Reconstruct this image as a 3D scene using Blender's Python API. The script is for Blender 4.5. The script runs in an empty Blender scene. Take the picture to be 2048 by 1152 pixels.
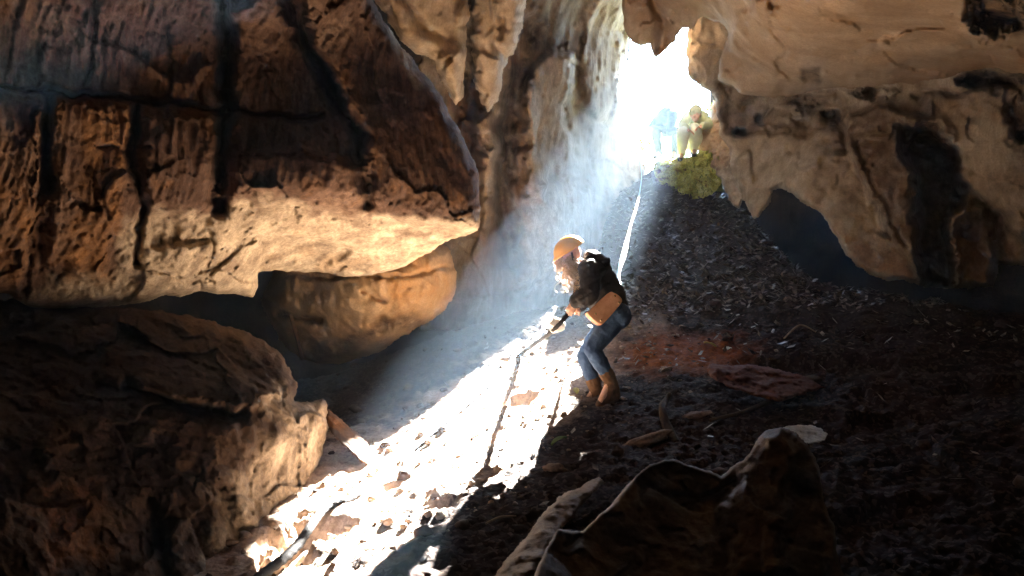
import bpy, math, random
import numpy as np
from mathutils import Vector, Matrix
random.seed(7)
rng = np.random.default_rng(11)
SC = bpy.context.scene
COL = SC.collection
F = 1607.0                     # focal length in photo pixels; the camera stands at the origin and looks along +Y
SUN = np.array([0.38, 1.0, 0.62])   # towards the sun


# ------------------------------------------------------------------ noise
_perm = np.random.default_rng(3).permutation(256)
_perm = np.concatenate([_perm, _perm, _perm])
_g = np.random.default_rng(4).normal(size=(256, 3))
_g /= np.linalg.norm(_g, axis=1)[:, None]
_j = np.random.default_rng(6).random((256, 3))


def perlin(P):
    P = np.asarray(P, float)
    i = np.floor(P).astype(int)
    f = P - i
    i &= 255
    w = f * f * f * (f * (f * 6 - 15) + 10)
    out = 0
    for dx in (0, 1):
        wx = w[:, 0] if dx else 1 - w[:, 0]
        for dy in (0, 1):
            wy = w[:, 1] if dy else 1 - w[:, 1]
            for dz in (0, 1):
                wz = w[:, 2] if dz else 1 - w[:, 2]
                h = _perm[_perm[_perm[(i[:, 0] + dx) & 255] + ((i[:, 1] + dy) & 255)] + ((i[:, 2] + dz) & 255)]
                g = _g[h]
                out = out + wx * wy * wz * (g[:, 0] * (f[:, 0] - dx) + g[:, 1] * (f[:, 1] - dy) + g[:, 2] * (f[:, 2] - dz))
    return out * 1.5


def fbm(P, scale, octs=4, gain=0.5, lac=2.03, seed=0.0, ridged=False):
    P = np.asarray(P, float) * (np.asarray(scale, float)) + seed * 17.31
    a, tot = 1.0, 0
    for _ in range(octs):
        n = perlin(P)
        if ridged:
            n = 1 - 2 * np.abs(n)
        tot = tot + a * n
        a *= gain
        P = P * lac + 5.7
    return tot


def facet(P, scale, seed=0):
    """broken rock: every jittered cell is a small plane of its own tilt"""
    P = np.asarray(P, float) * scale + seed * 3.1
    P = P + .25 * np.stack([perlin(P * 1.7), perlin(P * 1.7 + 9.1), perlin(P * 1.7 + 4.3)], 1)
    c = np.floor(P).astype(int)
    best = np.full(len(P), 1e9)
    out = np.zeros(len(P))
    for dx in (-1, 0, 1):
        for dy in (-1, 0, 1):
            for dz in (-1, 0, 1):
                q = c + np.array([dx, dy, dz])
                h = _perm[_perm[_perm[q[:, 0] & 255] + (q[:, 1] & 255)] + (q[:, 2] & 255)]
                r = P - q - .5 - .8 * (_j[h] - .5)
                d = (r * r).sum(1)
                m = d < best
                best = np.where(m, d, best)
                out = np.where(m, (r * _g[(h * 7 + 31) & 255]).sum(1) + .16 * (_j[h, 0] - .5), out)
    return out


def smooth(e0, e1, x):
    t = np.clip((x - e0) / (e1 - e0), 0, 1)
    return t * t * (3 - 2 * t)


def poly_sdf(U, V, poly):
    """signed distance in pixels, positive inside"""
    p = np.asarray(poly, float)
    q = np.roll(p, -1, axis=0)
    d2 = np.full(U.shape, 1e18)
    ins = np.zeros(U.shape, bool)
    for (ax, ay), (bx, by) in zip(p, q):
        ex, ey = bx - ax, by - ay
        L = ex * ex + ey * ey + 1e-9
        t = np.clip(((U - ax) * ex + (V - ay) * ey) / L, 0, 1)
        dx, dy = U - ax - t * ex, V - ay - t * ey
        d2 = np.minimum(d2, dx * dx + dy * dy)
        c = (ay > V) != (by > V)
        if abs(by - ay) > 1e-9:
            ins ^= c & (U < ex * (V - ay) / (by - ay) + ax)
    d = np.sqrt(d2)
    return np.where(ins, d, -d)


def line_dist(U, V, pts):
    p = np.asarray(pts, float)
    d2 = np.full(U.shape, 1e18)
    for (ax, ay), (bx, by) in zip(p[:-1], p[1:]):
        ex, ey = bx - ax, by - ay
        L = ex * ex + ey * ey + 1e-9
        t = np.clip(((U - ax) * ex + (V - ay) * ey) / L, 0, 1)
        dx, dy = U - ax - t * ex, V - ay - t * ey
        d2 = np.minimum(d2, dx * dx + dy * dy)
    return np.sqrt(d2)


def tps(ctrl):
    c = np.asarray(ctrl, float)
    X = c[:, :2] / 500.0
    n = len(c)

    def phi(r2):
        return np.where(r2 > 1e-12, 0.5 * r2 * np.log(np.maximum(r2, 1e-12)), 0)
    r2 = ((X[:, None] - X[None]) ** 2).sum(-1)
    A = np.zeros((n + 3, n + 3))
    A[:n, :n] = phi(r2) + np.eye(n) * 0.02
    A[:n, n] = 1
    A[:n, n + 1:] = X
    A[n, :n] = 1
    A[n + 1:, :n] = X.T
    w = np.linalg.solve(A, np.concatenate([c[:, 2], [0, 0, 0]]))

    def f(U, V):
        u, v = U / 500.0, V / 500.0
        o = w[n] + w[n + 1] * u + w[n + 2] * v
        for k in range(n):
            o = o + w[k] * phi((u - X[k, 0]) ** 2 + (v - X[k, 1]) ** 2)
        return np.clip(o, c[:, 2].min() - .3, c[:, 2].max() + .3)
    return f


def W(u, v, d):
    """the point seen at photo pixel (u, v) at distance d along +Y"""
    return np.array([(u - 1024) / F * d, d, (576 - v) / F * d])


# ------------------------------------------------------------------ mesh helpers
def mesh_fast(name, verts, quads, smooth_shade=True, tris=None):
    me = bpy.data.meshes.new(name)
    verts = np.asarray(verts, np.float32)
    nq = len(quads)
    loops = np.asarray(quads, np.int32).reshape(-1)
    starts = np.arange(0, nq * 4, 4, dtype=np.int32)
    if tris is not None and len(tris):
        t = np.asarray(tris, np.int32)
        starts = np.concatenate([starts, nq * 4 + np.arange(0, len(t) * 3, 3, dtype=np.int32)])
        loops = np.concatenate([loops, t.reshape(-1)])
    me.vertices.add(len(verts))
    me.vertices.foreach_set('co', verts.reshape(-1))
    me.loops.add(len(loops))
    me.loops.foreach_set('vertex_index', loops.astype(np.int32))
    me.polygons.add(len(starts))
    me.polygons.foreach_set('loop_start', starts.astype(np.int32))
    me.update(calc_edges=True)
    me.validate()
    if smooth_shade:
        me.polygons.foreach_set('use_smooth', np.ones(len(me.polygons), bool))
    return me


def link(name, me, mat=None, parent=None, loc=None):
    o = bpy.data.objects.new(name, me)
    COL.objects.link(o)
    if mat is not None and me is not None:
        me.materials.append(mat)
    if loc is not None:
        me.transform(Matrix.Translation(-Vector(loc)))
        o.location = loc
    if parent is not None:
        o.parent = parent
        if loc is None:
            o.matrix_parent_inverse = Matrix.Translation(-parent.location)
        else:
            o.location = Vector(loc) - parent.location
    return o


def tag(o, label=None, cat=None, group=None, kind=None):
    for k, v in (('label', label), ('category', cat), ('group', group), ('kind', kind)):
        if v:
            o[k] = v
    return o


def empty(name, loc):
    o = bpy.data.objects.new(name, None)
    COL.objects.link(o)
    o.location = loc
    return o


def set_mask(me, arr):
    a = me.color_attributes.new('mask', 'FLOAT_COLOR', 'POINT')
    c = np.ones((len(me.vertices), 4), np.float32)
    c[:, :3] = arr
    a.data.foreach_set('color', c.reshape(-1))


# ------------------------------------------------------------------ materials
def nt_new(name):
    m = bpy.data.materials.new(name)
    m.use_nodes = True
    nt = m.node_tree
    nt.nodes.clear()
    return m, nt


def N(nt, t, **kw):
    n = nt.nodes.new(t)
    for k, v in kw.items():
        if k.startswith('i_'):
            n.inputs[k[2:].replace('_', ' ')].default_value = v
        else:
            setattr(n, k, v)
    return n


def ramp(nt, fac, stops):
    r = nt.nodes.new('ShaderNodeValToRGB')
    e = r.color_ramp.elements
    while len(e) < len(stops):
        e.new(0.5)
    for el, (p, c) in zip(e, stops):
        el.position = p
        el.color = (*c, 1) if len(c) == 3 else c
    nt.links.new(fac, r.inputs[0])
    return r.outputs[0]


def mixc(nt, fac, a, b, mode='MIX'):
    m = nt.nodes.new('ShaderNodeMix')
    m.data_type = 'RGBA'
    m.blend_type = mode
    for sock, v in ((m.inputs[0], fac), (m.inputs[6], a), (m.inputs[7], b)):
        if isinstance(v, (int, float)):
            sock.default_value = v
        elif isinstance(v, tuple):
            sock.default_value = (*v, 1)
        else:
            nt.links.new(v, sock)
    return m.outputs[2]


def mth(nt, op, a, b=None, clamp=False):
    m = nt.nodes.new('ShaderNodeMath')
    m.operation = op
    m.use_clamp = clamp
    for s, v in zip(m.inputs, (a, b)):
        if v is None:
            continue
        if isinstance(v, (int, float)):
            s.default_value = v
        else:
            nt.links.new(v, s)
    return m.outputs[0]


def noise_node(nt, co, scale, detail=6, rough=0.55, stretch=None, dist=0.0):
    if stretch:
        mp = nt.nodes.new('ShaderNodeMapping')
        mp.inputs['Scale'].default_value = stretch
        nt.links.new(co, mp.inputs[0])
        co = mp.outputs[0]
    n = nt.nodes.new('ShaderNodeTexNoise')
    n.inputs['Scale'].default_value = scale
    n.inputs['Detail'].default_value = detail
    n.inputs['Roughness'].default_value = rough
    n.inputs['Distortion'].default_value = dist
    nt.links.new(co, n.inputs['Vector'])
    return n.outputs[0]


def rock_mat(name, dark, mid, light, pale=(.52, .42, .30), orange=(.30, .12, .035), black=(.018, .013, .011),
             streak=0.5, bump=0.6, bscale=16, rough=0.85, spots=0.3, streak_stretch=(4, 4, .45), grain=0.35, bstretch=(2.2, 2.2, .4)):
    m, nt = nt_new(name)
    out = N(nt, 'ShaderNodeOutputMaterial')
    b = N(nt, 'ShaderNodeBsdfPrincipled')
    b.inputs['Roughness'].default_value = rough
    b.inputs['Specular IOR Level'].default_value = 0.12
    nt.links.new(b.outputs[0], out.inputs[0])
    co = N(nt, 'ShaderNodeTexCoord').outputs['Object']
    n1 = noise_node(nt, co, 1.6, 9, 0.62, dist=.6)
    col = ramp(nt, n1, [(.30, dark), (.5, mid), (.68, light)])
    # streaks run down the face
    n2 = noise_node(nt, co, 2.6, 8, 0.65, stretch=streak_stretch, dist=.4)
    sf = ramp(nt, n2, [(.42, (0, 0, 0)), (.62, (1, 1, 1))])
    col = mixc(nt, mth(nt, 'MULTIPLY', sf, streak), col, mixc(nt, 1.0, col, (.42, .34, .30), 'MULTIPLY'))
    at = N(nt, 'ShaderNodeAttribute', attribute_name='mask')
    sep = N(nt, 'ShaderNodeSeparateColor')
    nt.links.new(at.outputs['Color'], sep.inputs[0])
    n3 = noise_node(nt, co, 5.0, 8, 0.7)
    n3c = ramp(nt, n3, [(.35, (0, 0, 0)), (.65, (1, 1, 1))])

    def soft(ch):     # outlines of stains and painted light break up with the noise
        return mth(nt, 'MULTIPLY', sep.outputs[ch], mth(nt, 'ADD', mth(nt, 'MULTIPLY', n3c, .75), .35), True)
    palec = mixc(nt, n3c, tuple(c * .72 for c in pale), pale)
    col = mixc(nt, soft(0), col, palec)
    col = mixc(nt, soft(1), col, mixc(nt, n3c, tuple(c * .55 for c in orange), orange))
    col = mixc(nt, soft(2), col, black)
    # fine grain and flecks
    n4 = noise_node(nt, co, 42, 6, 0.7)
    g = ramp(nt, n4, [(.3, (1 - grain,) * 3), (.7, (1 + grain,) * 3)])
    col = mixc(nt, 1.0, col, g, 'MULTIPLY')
    vo = N(nt, 'ShaderNodeTexVoronoi')
    vo.inputs['Scale'].default_value = 23
    nt.links.new(co, vo.inputs['Vector'])
    sp = ramp(nt, vo.outputs['Distance'], [(.05, (1, 1, 1)), (.22, (0, 0, 0))])
    col = mixc(nt, mth(nt, 'MULTIPLY', sp, mth(nt, 'MULTIPLY', n3c, spots)), col, tuple(c * .5 for c in dark))
    nt.links.new(col, b.inputs['Base Color'])
    # bump
    nb = noise_node(nt, co, bscale, 10, 0.66)
    nb2 = noise_node(nt, co, bscale * .5, 8, 0.6, stretch=bstretch)
    h = mth(nt, 'ADD', nb, mth(nt, 'MULTIPLY', nb2, .6))
    bp = N(nt, 'ShaderNodeBump')
    bp.inputs['Strength'].default_value = bump
    bp.inputs['Distance'].default_value = 0.035
    nt.links.new(h, bp.inputs['Height'])
    nt.links.new(bp.outputs[0], b.inputs['Normal'])
    return m


def plain_mat(name, col, col2=None, rough=0.7, spec=0.3, scale=20, bump=0.0, bscale=60, translucent=0, metal=0, coat=0, stretch=None):
    m, nt = nt_new(name)
    out = N(nt, 'ShaderNodeOutputMaterial')
    b = N(nt, 'ShaderNodeBsdfPrincipled')
    b.inputs['Roughness'].default_value = rough
    b.inputs['Specular IOR Level'].default_value = spec
    b.inputs['Metallic'].default_value = metal
    b.inputs['Coat Weight'].default_value = coat
    co = N(nt, 'ShaderNodeTexCoord').outputs['Object']
    n = noise_node(nt, co, scale, 6, .6, stretch=stretch)
    c = ramp(nt, n, [(.35, col), (.65, col2 or col)])
    nt.links.new(c, b.inputs['Base Color'])
    if bump:
        nb = noise_node(nt, co, bscale, 6, .6, stretch=stretch)
        bp = N(nt, 'ShaderNodeBump')
        bp.inputs['Strength'].default_value = bump
        bp.inputs['Distance'].default_value = .01
        nt.links.new(nb, bp.inputs['Height'])
        nt.links.new(bp.outputs[0], b.inputs['Normal'])
    if translucent:
        t = N(nt, 'ShaderNodeBsdfTranslucent')
        nt.links.new(c, t.inputs[0])
        mx = N(nt, 'ShaderNodeMixShader')
        mx.inputs[0].default_value = translucent
        nt.links.new(b.outputs[0], mx.inputs[1])
        nt.links.new(t.outputs[0], mx.inputs[2])
        nt.links.new(mx.outputs[0], out.inputs[0])
    else:
        nt.links.new(b.outputs[0], out.inputs[0])
    return m


# ------------------------------------------------------------------ a rock mass: traced outline, its own depth field, real thickness
def relief(name, poly, ctrl, mat, step=4.0, edge=(7, 45), round_w=40, round_d=.35, thick=.8, blocks=(), grooves=(), pits=(),
           noise=((1.1, .16, 3), (4.5, .05, 4), (16, .016, 3)), stri=0.0, stri_scale=(5, 5, .8), masks=None, seed=0.0, parent=None, extra=None, terr=0.0, warp=9.0, fac=()):
    p = np.asarray(poly, float)
    u0, v0 = p.min(0) - 3 * step
    u1, v1 = p.max(0) + 3 * step
    us, vs = np.arange(u0, u1, step), np.arange(v0, v1, step)
    U, V = np.meshgrid(us, vs)
    sh = U.shape
    Uf, Vf = U.ravel(), V.ravel()
    s = poly_sdf(Uf, Vf, p)
    near = np.abs(s) < edge[0] * 5 + 20
    n = np.zeros_like(s)
    Q = np.stack([Uf[near] / edge[1], Vf[near] / edge[1], np.full(near.sum(), seed * 3.7)], 1)
    n[near] = fbm(Q, 1.0, 5, .6, seed=seed)
    s = s + n * edge[0]
    S = s.reshape(sh)
    # quads with all corners inside or just outside
    ok = S > -step * 1.05
    inn = S > 0
    qd = ok[:-1, :-1] & ok[1:, :-1] & ok[:-1, 1:] & ok[1:, 1:]
    qd &= inn[:-1, :-1] | inn[1:, :-1] | inn[:-1, 1:] | inn[1:, 1:]
    idx = np.arange(Uf.size).reshape(sh)
    a, b_, c, d = idx[:-1, :-1][qd], idx[:-1, 1:][qd], idx[1:, 1:][qd], idx[1:, :-1][qd]
    quads = np.stack([a, d, c, b_], 1)
    used = np.unique(quads)
    remap = np.full(Uf.size, -1)
    remap[used] = np.arange(len(used))
    quads = remap[quads]
    gy, gx = np.gradient(S, step)
    gn = np.sqrt(gx ** 2 + gy ** 2) + 1e-6
    gx, gy = (gx / gn).ravel()[used], (gy / gn).ravel()[used]
    u, v, s = Uf[used].copy(), Vf[used].copy(), S.ravel()[used]
    neg = s < 0
    u[neg] -= gx[neg] * s[neg]
    v[neg] -= gy[neg] * s[neg]
    s = np.maximum(s, 0)
    D = tps(ctrl)(u, v)
    W1 = np.stack([u / 55, v / 55, 0 * u + seed * 2.3], 1)
    uw = u + warp * (fbm(W1, 1, 4, .55) )
    vw = v + warp * (fbm(W1 + 31.7, 1, 4, .55))
    for poly2, off, w in blocks:
        sd = poly_sdf(uw, vw, poly2)
        nn = fbm(np.stack([u / 40, v / 40, 0 * u + seed], 1), 1, 4, .6) * w * .6
        D = D + off * smooth(-w, w, sd + nn)
    for pts, w, dep in grooves:
        dd = line_dist(uw, vw, pts)
        nn = fbm(np.stack([u / 35, v / 35, 0 * u + seed + 2], 1), 1, 4, .6)
        ww = w * (1 + .5 * nn)
        D = D + dep * np.exp(-((dd + nn * w * .5) / np.maximum(ww, 2)) ** 2)
    for (pu, pv, ru, rv, dep) in pits:
        nn = fbm(np.stack([u / 22, v / 22, 0 * u + seed + 5], 1), 1, 3, .6)
        r = np.sqrt(((u - pu) / ru) ** 2 + ((v - pv) / rv) ** 2) + .45 * nn
        D = D + dep * smooth(1.25, .5, r)
    edgeR = round_d * (1 - np.sqrt(np.clip(1 - (1 - np.minimum(s / round_w, 1)) ** 2, 0, 1)))
    base = D.copy()
    P = np.stack([(u - 1024) / F * D, D, (576 - v) / F * D], 1)
    dn = 0
    for k, (sc, am, oc) in enumerate(noise):
        dn = dn + am * fbm(P, sc, oc, .5, seed=seed + k, ridged=(k == 1))
    if stri:
        Pw = P + .05 * np.stack([fbm(P, 3, 2, seed=seed + 9), 0 * u, 0 * u], 1)
        dn = dn + stri * fbm(Pw, stri_scale, 4, .55, seed=seed + 7, ridged=True)
    for sc, am in fac:
        dn = dn + am * facet(P, sc, seed)
    if terr:          # bedding: small horizontal ledges
        z = P[:, 2] + .08 * fbm(P, 1.2, 3, seed=seed + 12)
        ph = z / .16
        dn = dn + terr * (np.abs((ph % 1) - .5) * 2) ** 3
    if extra is not None:
        dn = dn + extra(u, v, P)
    D = D + edgeR + dn * smooth(0, 14, s + 3)
    front = np.stack([(u - 1024) / F * D, D, (576 - v) / F * D], 1)
    Db = D + .004 + thick * (1 - np.exp(-s / 40)) + .15 * thick * smooth(0, 200, s)
    back = np.stack([(u - 1024) / F * Db, Db, (576 - v) / F * Db], 1)
    nv = len(u)
    allq = np.concatenate([quads, quads[:, ::-1] + nv])
    # close the rim
    e = np.concatenate([quads[:, [0, 1]], quads[:, [1, 2]], quads[:, [2, 3]], quads[:, [3, 0]]])
    key = np.sort(e, 1)
    kk = key[:, 0] * nv + key[:, 1]
    _, first, cnt = np.unique(kk, return_index=True, return_counts=True)
    be = e[first[cnt == 1]]
    rim = np.stack([be[:, 1], be[:, 0], be[:, 0] + nv, be[:, 1] + nv], 1)
    allq = np.concatenate([allq, rim])
    verts = np.concatenate([front, back])
    me = mesh_fast(name, verts, allq)
    m3 = np.zeros((nv, 3))
    if masks is not None:
        for ch, kind, geo, w, amt in masks:
            nn = fbm(np.stack([u / 60, v / 60, 0 * u + seed + 3 + ch], 1), 1, 5, .6)
            if kind == 'poly':
                f = smooth(-w, w, poly_sdf(u, v, geo) + nn * w)
            elif kind == 'line':
                f = smooth(1.6, .4, line_dist(u, v, geo) / w + .6 * nn)
            elif kind == 'noise':
                f = smooth(geo[1], geo[2], fbm(P, geo[0], 5, .6, seed=seed + 20 + ch))
            m3[:, ch] = np.maximum(m3[:, ch], f * amt)
    set_mask(me, np.concatenate([m3, m3]))
    lo, hi = front.min(0), front.max(0)
    loc = ((lo[0] + hi[0]) / 2, (lo[1] + hi[1]) / 2, lo[2])
    return link(name, me, mat, parent, loc)
# ------------------------------------------------------------------ the cave floor: a debris cone under the entrance
AP = np.array([2.5, 13.0])
PITS = [   # hollows in the lit gravel: photo pixel, size (m), depth (m)
    (1035, 805, .15, .10), (865, 1010, .17, .10), (612, 1062, .2, .16), (575, 1115, .15, .13), (790, 975, .06, .05)]


def floor_base(x, y):
    x, y = np.asarray(x, float), np.asarray(y, float)
    r = np.sqrt((x - AP[0]) ** 2 + np.maximum(AP[1] - y, 0) ** 2 + .03)
    h = -1.9 + 4.0 * np.exp(-r / 4.42)
    h = h + .10 * np.maximum(x - 2.2, 0) * smooth(13, 8, y)           # rises to the right
    h = h - 1.1 * smooth(3.5, 4.6, x) * smooth(9.3, 10.6, y)            # hollow under the right wall
    h = h - 1.5 * smooth(1.75, .9, x) * smooth(9.6, 11.2, y)           # gully at the foot of the back wall
    h = h - .25 * smooth(-.4, -2.2, x) * smooth(6.0, 8.5, y)           # gully on the far left
    return h


def ray_floor(u, v, fn=floor_base):
    d = np.linspace(1.5, 16, 3000)
    z = (576 - v) / F * d
    h = fn((u - 1024) / F * d, d)
    k = np.nonzero(z < h)[0]
    return float(d[k[0]]) if len(k) else 15.0


PITW = [(W(u, v, ray_floor(u, v)), r, dp) for u, v, r, dp in PITS]


def floor_h(x, y, fine=True):
    x, y = np.asarray(x, float), np.asarray(y, float)
    sh = x.shape
    x, y = x.ravel(), y.ravel()
    h = floor_base(x, y)
    P = np.stack([x, y, 0 * x + .3], 1)
    h = h + .04 * fbm(P, .7, 3, seed=1) + .020 * fbm(P, 2.4, 3, .5, seed=2)
    off = smooth(.8, 2.0, np.abs(x + .1 - (y - 6.6) * .62)) * smooth(1.2, 2.2, x)
    h = h + off * (.08 * facet(P, 1.0, 5) + .02 * facet(P, 3.6, 8) + .05 * fbm(P, 1.6, 3, seed=12))
    if fine:
        q = P + .06 * np.stack([fbm(P, 5, 2, seed=31), fbm(P, 5, 2, seed=32), 0 * x], 1)
        h = h + (.010 * fbm(q, 6.5, 3, .55, seed=3, ridged=True) + .006 * fbm(q, 19, 3, .55, seed=4)) * (1 + 1.2 * smooth(.5, 1.6, np.abs(x + .1 - (y - 6.6) * .62)))
        # clods
        c = fbm(q, 11, 2, .5, seed=6)
        h = h + .016 * smooth(.12, .42, c)
    for p, r, dp in PITW:
        nn = fbm(P, 6, 3, .6, seed=41)
        rr = np.sqrt((x - p[0]) ** 2 + ((y - p[1]) / 1.25) ** 2) / r + .5 * nn
        h = h - dp * smooth(1.2, .45, rr) * (1 + .35 * fbm(P, 14, 3, .6, seed=42))
    return h.reshape(sh)


def build_floor(mat):
    xs = np.concatenate([np.arange(-7.5, -3, .12), np.arange(-3, 3.2, .022), np.arange(3.2, 10, .05)])
    ys = np.concatenate([np.arange(-6.5, 2.2, .2), np.arange(2.2, 9.2, .022), np.arange(9.2, 15.3, .035)])
    X, Y = np.meshgrid(xs, ys)
    Z = floor_h(X, Y)
    nx, ny = len(xs), len(ys)
    idx = np.arange(nx * ny).reshape(ny, nx)
    q = np.stack([idx[:-1, :-1].ravel(), idx[:-1, 1:].ravel(), idx[1:, 1:].ravel(), idx[1:, :-1].ravel()], 1)
    me = mesh_fast('cave_floor', np.stack([X.ravel(), Y.ravel(), Z.ravel()], 1), q)
    o = link('cave_floor', me, mat)
    tag(o, kind='structure')
    return o


def soil_mat():
    m, nt = nt_new('soil')
    out = N(nt, 'ShaderNodeOutputMaterial')
    b = N(nt, 'ShaderNodeBsdfPrincipled')
    b.inputs['Roughness'].default_value = .8
    b.inputs['Specular IOR Level'].default_value = .06
    nt.links.new(b.outputs[0], out.inputs[0])
    co = N(nt, 'ShaderNodeTexCoord').outputs['Object']
    n1 = noise_node(nt, co, 1.1, 8, .6)
    col = ramp(nt, n1, [(.32, (.007, .0033, .0022)), (.5, (.015, .0066, .004)), (.68, (.027, .0125, .0075))])
    n2 = noise_node(nt, co, 26, 8, .7)
    g = ramp(nt, n2, [(.3, (.55, .5, .48)), (.72, (1.5, 1.45, 1.4))])
    col = mixc(nt, 1.0, col, g, 'MULTIPLY')
    vo = N(nt, 'ShaderNodeTexVoronoi')
    vo.inputs['Scale'].default_value = 38
    nt.links.new(co, vo.inputs['Vector'])
    pb = mth(nt, 'GREATER_THAN', N(nt, 'ShaderNodeSeparateColor').outputs[0], .8)
    sepn = [n for n in nt.nodes if n.type == 'SEPARATE_COLOR'][-1]
    nt.links.new(vo.outputs['Color'], sepn.inputs[0])
    col = mixc(nt, mth(nt, 'MULTIPLY', pb, .8), col, (.06, .042, .032))
    # red clay, and paler grey towards the entrance, by place on the cone
    sx = N(nt, 'ShaderNodeSeparateXYZ')
    nt.links.new(co, sx.inputs[0])
    n5 = noise_node(nt, co, 2.2, 8, .65)
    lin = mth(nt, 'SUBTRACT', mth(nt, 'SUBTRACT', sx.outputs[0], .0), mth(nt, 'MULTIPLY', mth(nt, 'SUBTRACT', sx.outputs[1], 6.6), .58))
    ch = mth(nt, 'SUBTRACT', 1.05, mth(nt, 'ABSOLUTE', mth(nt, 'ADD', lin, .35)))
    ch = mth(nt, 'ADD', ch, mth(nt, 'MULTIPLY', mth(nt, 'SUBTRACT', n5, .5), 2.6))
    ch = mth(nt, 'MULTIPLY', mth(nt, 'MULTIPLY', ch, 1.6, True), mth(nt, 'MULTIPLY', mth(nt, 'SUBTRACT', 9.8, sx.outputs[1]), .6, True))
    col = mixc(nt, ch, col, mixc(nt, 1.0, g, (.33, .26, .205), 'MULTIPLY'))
    far = mth(nt, 'MULTIPLY', mth(nt, 'SUBTRACT', sx.outputs[1], 8.2), .5, True)
    vm = N(nt, 'ShaderNodeVectorMath', operation='DISTANCE')
    nt.links.new(co, vm.inputs[0])
    vm.inputs[1].default_value = (1.65, 7.9, -.6)
    red = mth(nt, 'SUBTRACT', mth(nt, 'ADD', .35, mth(nt, 'MULTIPLY', n5, 1.0)), vm.outputs['Value'])
    col = mixc(nt, mth(nt, 'MULTIPLY', red, 2.2, True), col, mixc(nt, 1.0, g, (.17, .050, .008), 'MULTIPLY'))
    col = mixc(nt, mth(nt, 'MULTIPLY', far, .75), col, mixc(nt, 1.0, g, (.085, .078, .072), 'MULTIPLY'))
    nt.links.new(col, b.inputs['Base Color'])
    nb = noise_node(nt, co, 30, 10, .68)
    h = mth(nt, 'ADD', nb, mth(nt, 'MULTIPLY', vo.outputs['Distance'], -.6))
    bp = N(nt, 'ShaderNodeBump')
    bp.inputs['Strength'].default_value = .6
    bp.inputs['Distance'].default_value = .015
    nt.links.new(h, bp.inputs['Height'])
    nt.links.new(bp.outputs[0], b.inputs['Normal'])
    return m


M_SOIL = soil_mat()
FLOOR = build_floor(M_SOIL)

# ------------------------------------------------------------------ the shell of the chamber (walls and roof behind everything)
M_SHELL = rock_mat('dim rock', (.02, .013, .009), (.035, .023, .015), (.06, .042, .027), bump=.5)


def build_shell():
    lo, hi = np.array([-6.8, -6.0, -3.2]), np.array([9.6, 14.7, 6.2])
    nth, nph = 260, 520
    th = np.linspace(.001, math.pi - .001, nth)
    ph = np.linspace(0, 2 * math.pi, nph, endpoint=False)
    T, Ph = np.meshgrid(th, ph, indexing='ij')
    R = np.stack([np.sin(T) * np.sin(Ph), np.sin(T) * np.cos(Ph), np.cos(T)], -1).reshape(-1, 3)
    t = np.where(R > 0, hi / np.where(np.abs(R) < 1e-6, 1e-6, R), lo / np.where(np.abs(R) < 1e-6, -1e-6, R))
    t = np.abs(t)
    d = (np.sum((1 / t) ** 9, 1)) ** (-1 / 9)
    P = R * d[:, None]
    d = d * (1 + .05 * fbm(P, .6, 4, seed=50) + .015 * fbm(P, 3, 3, seed=51, ridged=True))
    P = R * d[:, None]
    idx = np.arange(nth * nph).reshape(nth, nph)
    a, b, c, e = idx[:-1], np.roll(idx, -1, 1)[:-1], np.roll(idx, -1, 1)[1:], idx[1:]
    q = np.stack([a.ravel(), b.ravel(), c.ravel(), e.ravel()], 1)
    C = P[q].mean(1)
    hole = (C[:, 1] > 11.5) & (C[:, 0] > 1.7 + .58 * np.maximum(C[:, 2] - 3.6, 0)) & (C[:, 0] < 3.72 + .4 * smooth(4.5, 4.8, C[:, 2])) & (C[:, 2] > 1.6) & (C[:, 2] < 4.95 + .6 * smooth(2.7, 3.3, C[:, 0]))  # entrance rim, hidden from view, trimmed to shape the sun beam
    t = (C[:, 2] - 1.45) / SUN[2]
    slot = ((C[:, 0] - (-1.60 + SUN[0] * t)) / .34) ** 2 + ((C[:, 1] - (3.75 + SUN[1] * t)) / .5) ** 2 < 1
    hole |= slot & (C[:, 2] > 4)  # added roof hole out of frame, sends a blue shaft past the left wall
    q = q[~hole]
    me = mesh_fast('cave_wall', P, q)
    set_mask(me, np.zeros((len(me.vertices), 3)))
    tag(link('cave_wall', me, M_SHELL), kind='structure')


build_shell()

# ------------------------------------------------------------------ rock masses
M_LEFT = rock_mat('stained wall rock', (.075, .044, .031), (.155, .095, .065), (.26, .175, .12), pale=(.66, .55, .39), orange=(.34, .17, .065),
                  streak=.6, bump=.55, bscale=13, streak_stretch=(6, 6, .5), grain=.3)
M_TAN = rock_mat('tan limestone', (.33, .245, .165), (.49, .395, .28), (.60, .50, .375), orange=(.28, .13, .05), streak=.35, bump=.32, bscale=9, grain=.2)
M_BACK = rock_mat('grey tan flowstone', (.15, .115, .08), (.25, .20, .145), (.34, .285, .215), pale=(.60, .48, .34), orange=(.28, .13, .05), streak=.45, bump=.32, bscale=9, grain=.2)
M_CEIL = rock_mat('smooth roof rock', (.36, .245, .15), (.48, .345, .22), (.58, .44, .30), streak=.25, bump=.3, bscale=8, streak_stretch=(1, 1, 1), grain=.18, bstretch=(1, 1, 1))
M_BOULD = rock_mat('ochre boulder rock', (.42, .27, .14), (.58, .39, .21), (.68, .5, .3), orange=(.4, .2, .07), streak=.2, bump=.55, bscale=10, grain=.2)
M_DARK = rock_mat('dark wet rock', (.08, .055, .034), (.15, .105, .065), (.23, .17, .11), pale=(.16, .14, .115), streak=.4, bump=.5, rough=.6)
M_LOW = rock_mat('brown outcrop rock', (.024, .014, .009), (.066, .04, .025), (.15, .10, .062), streak=.4, bump=.7, bscale=11, grain=.3, streak_stretch=(3, 3, .8))

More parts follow.
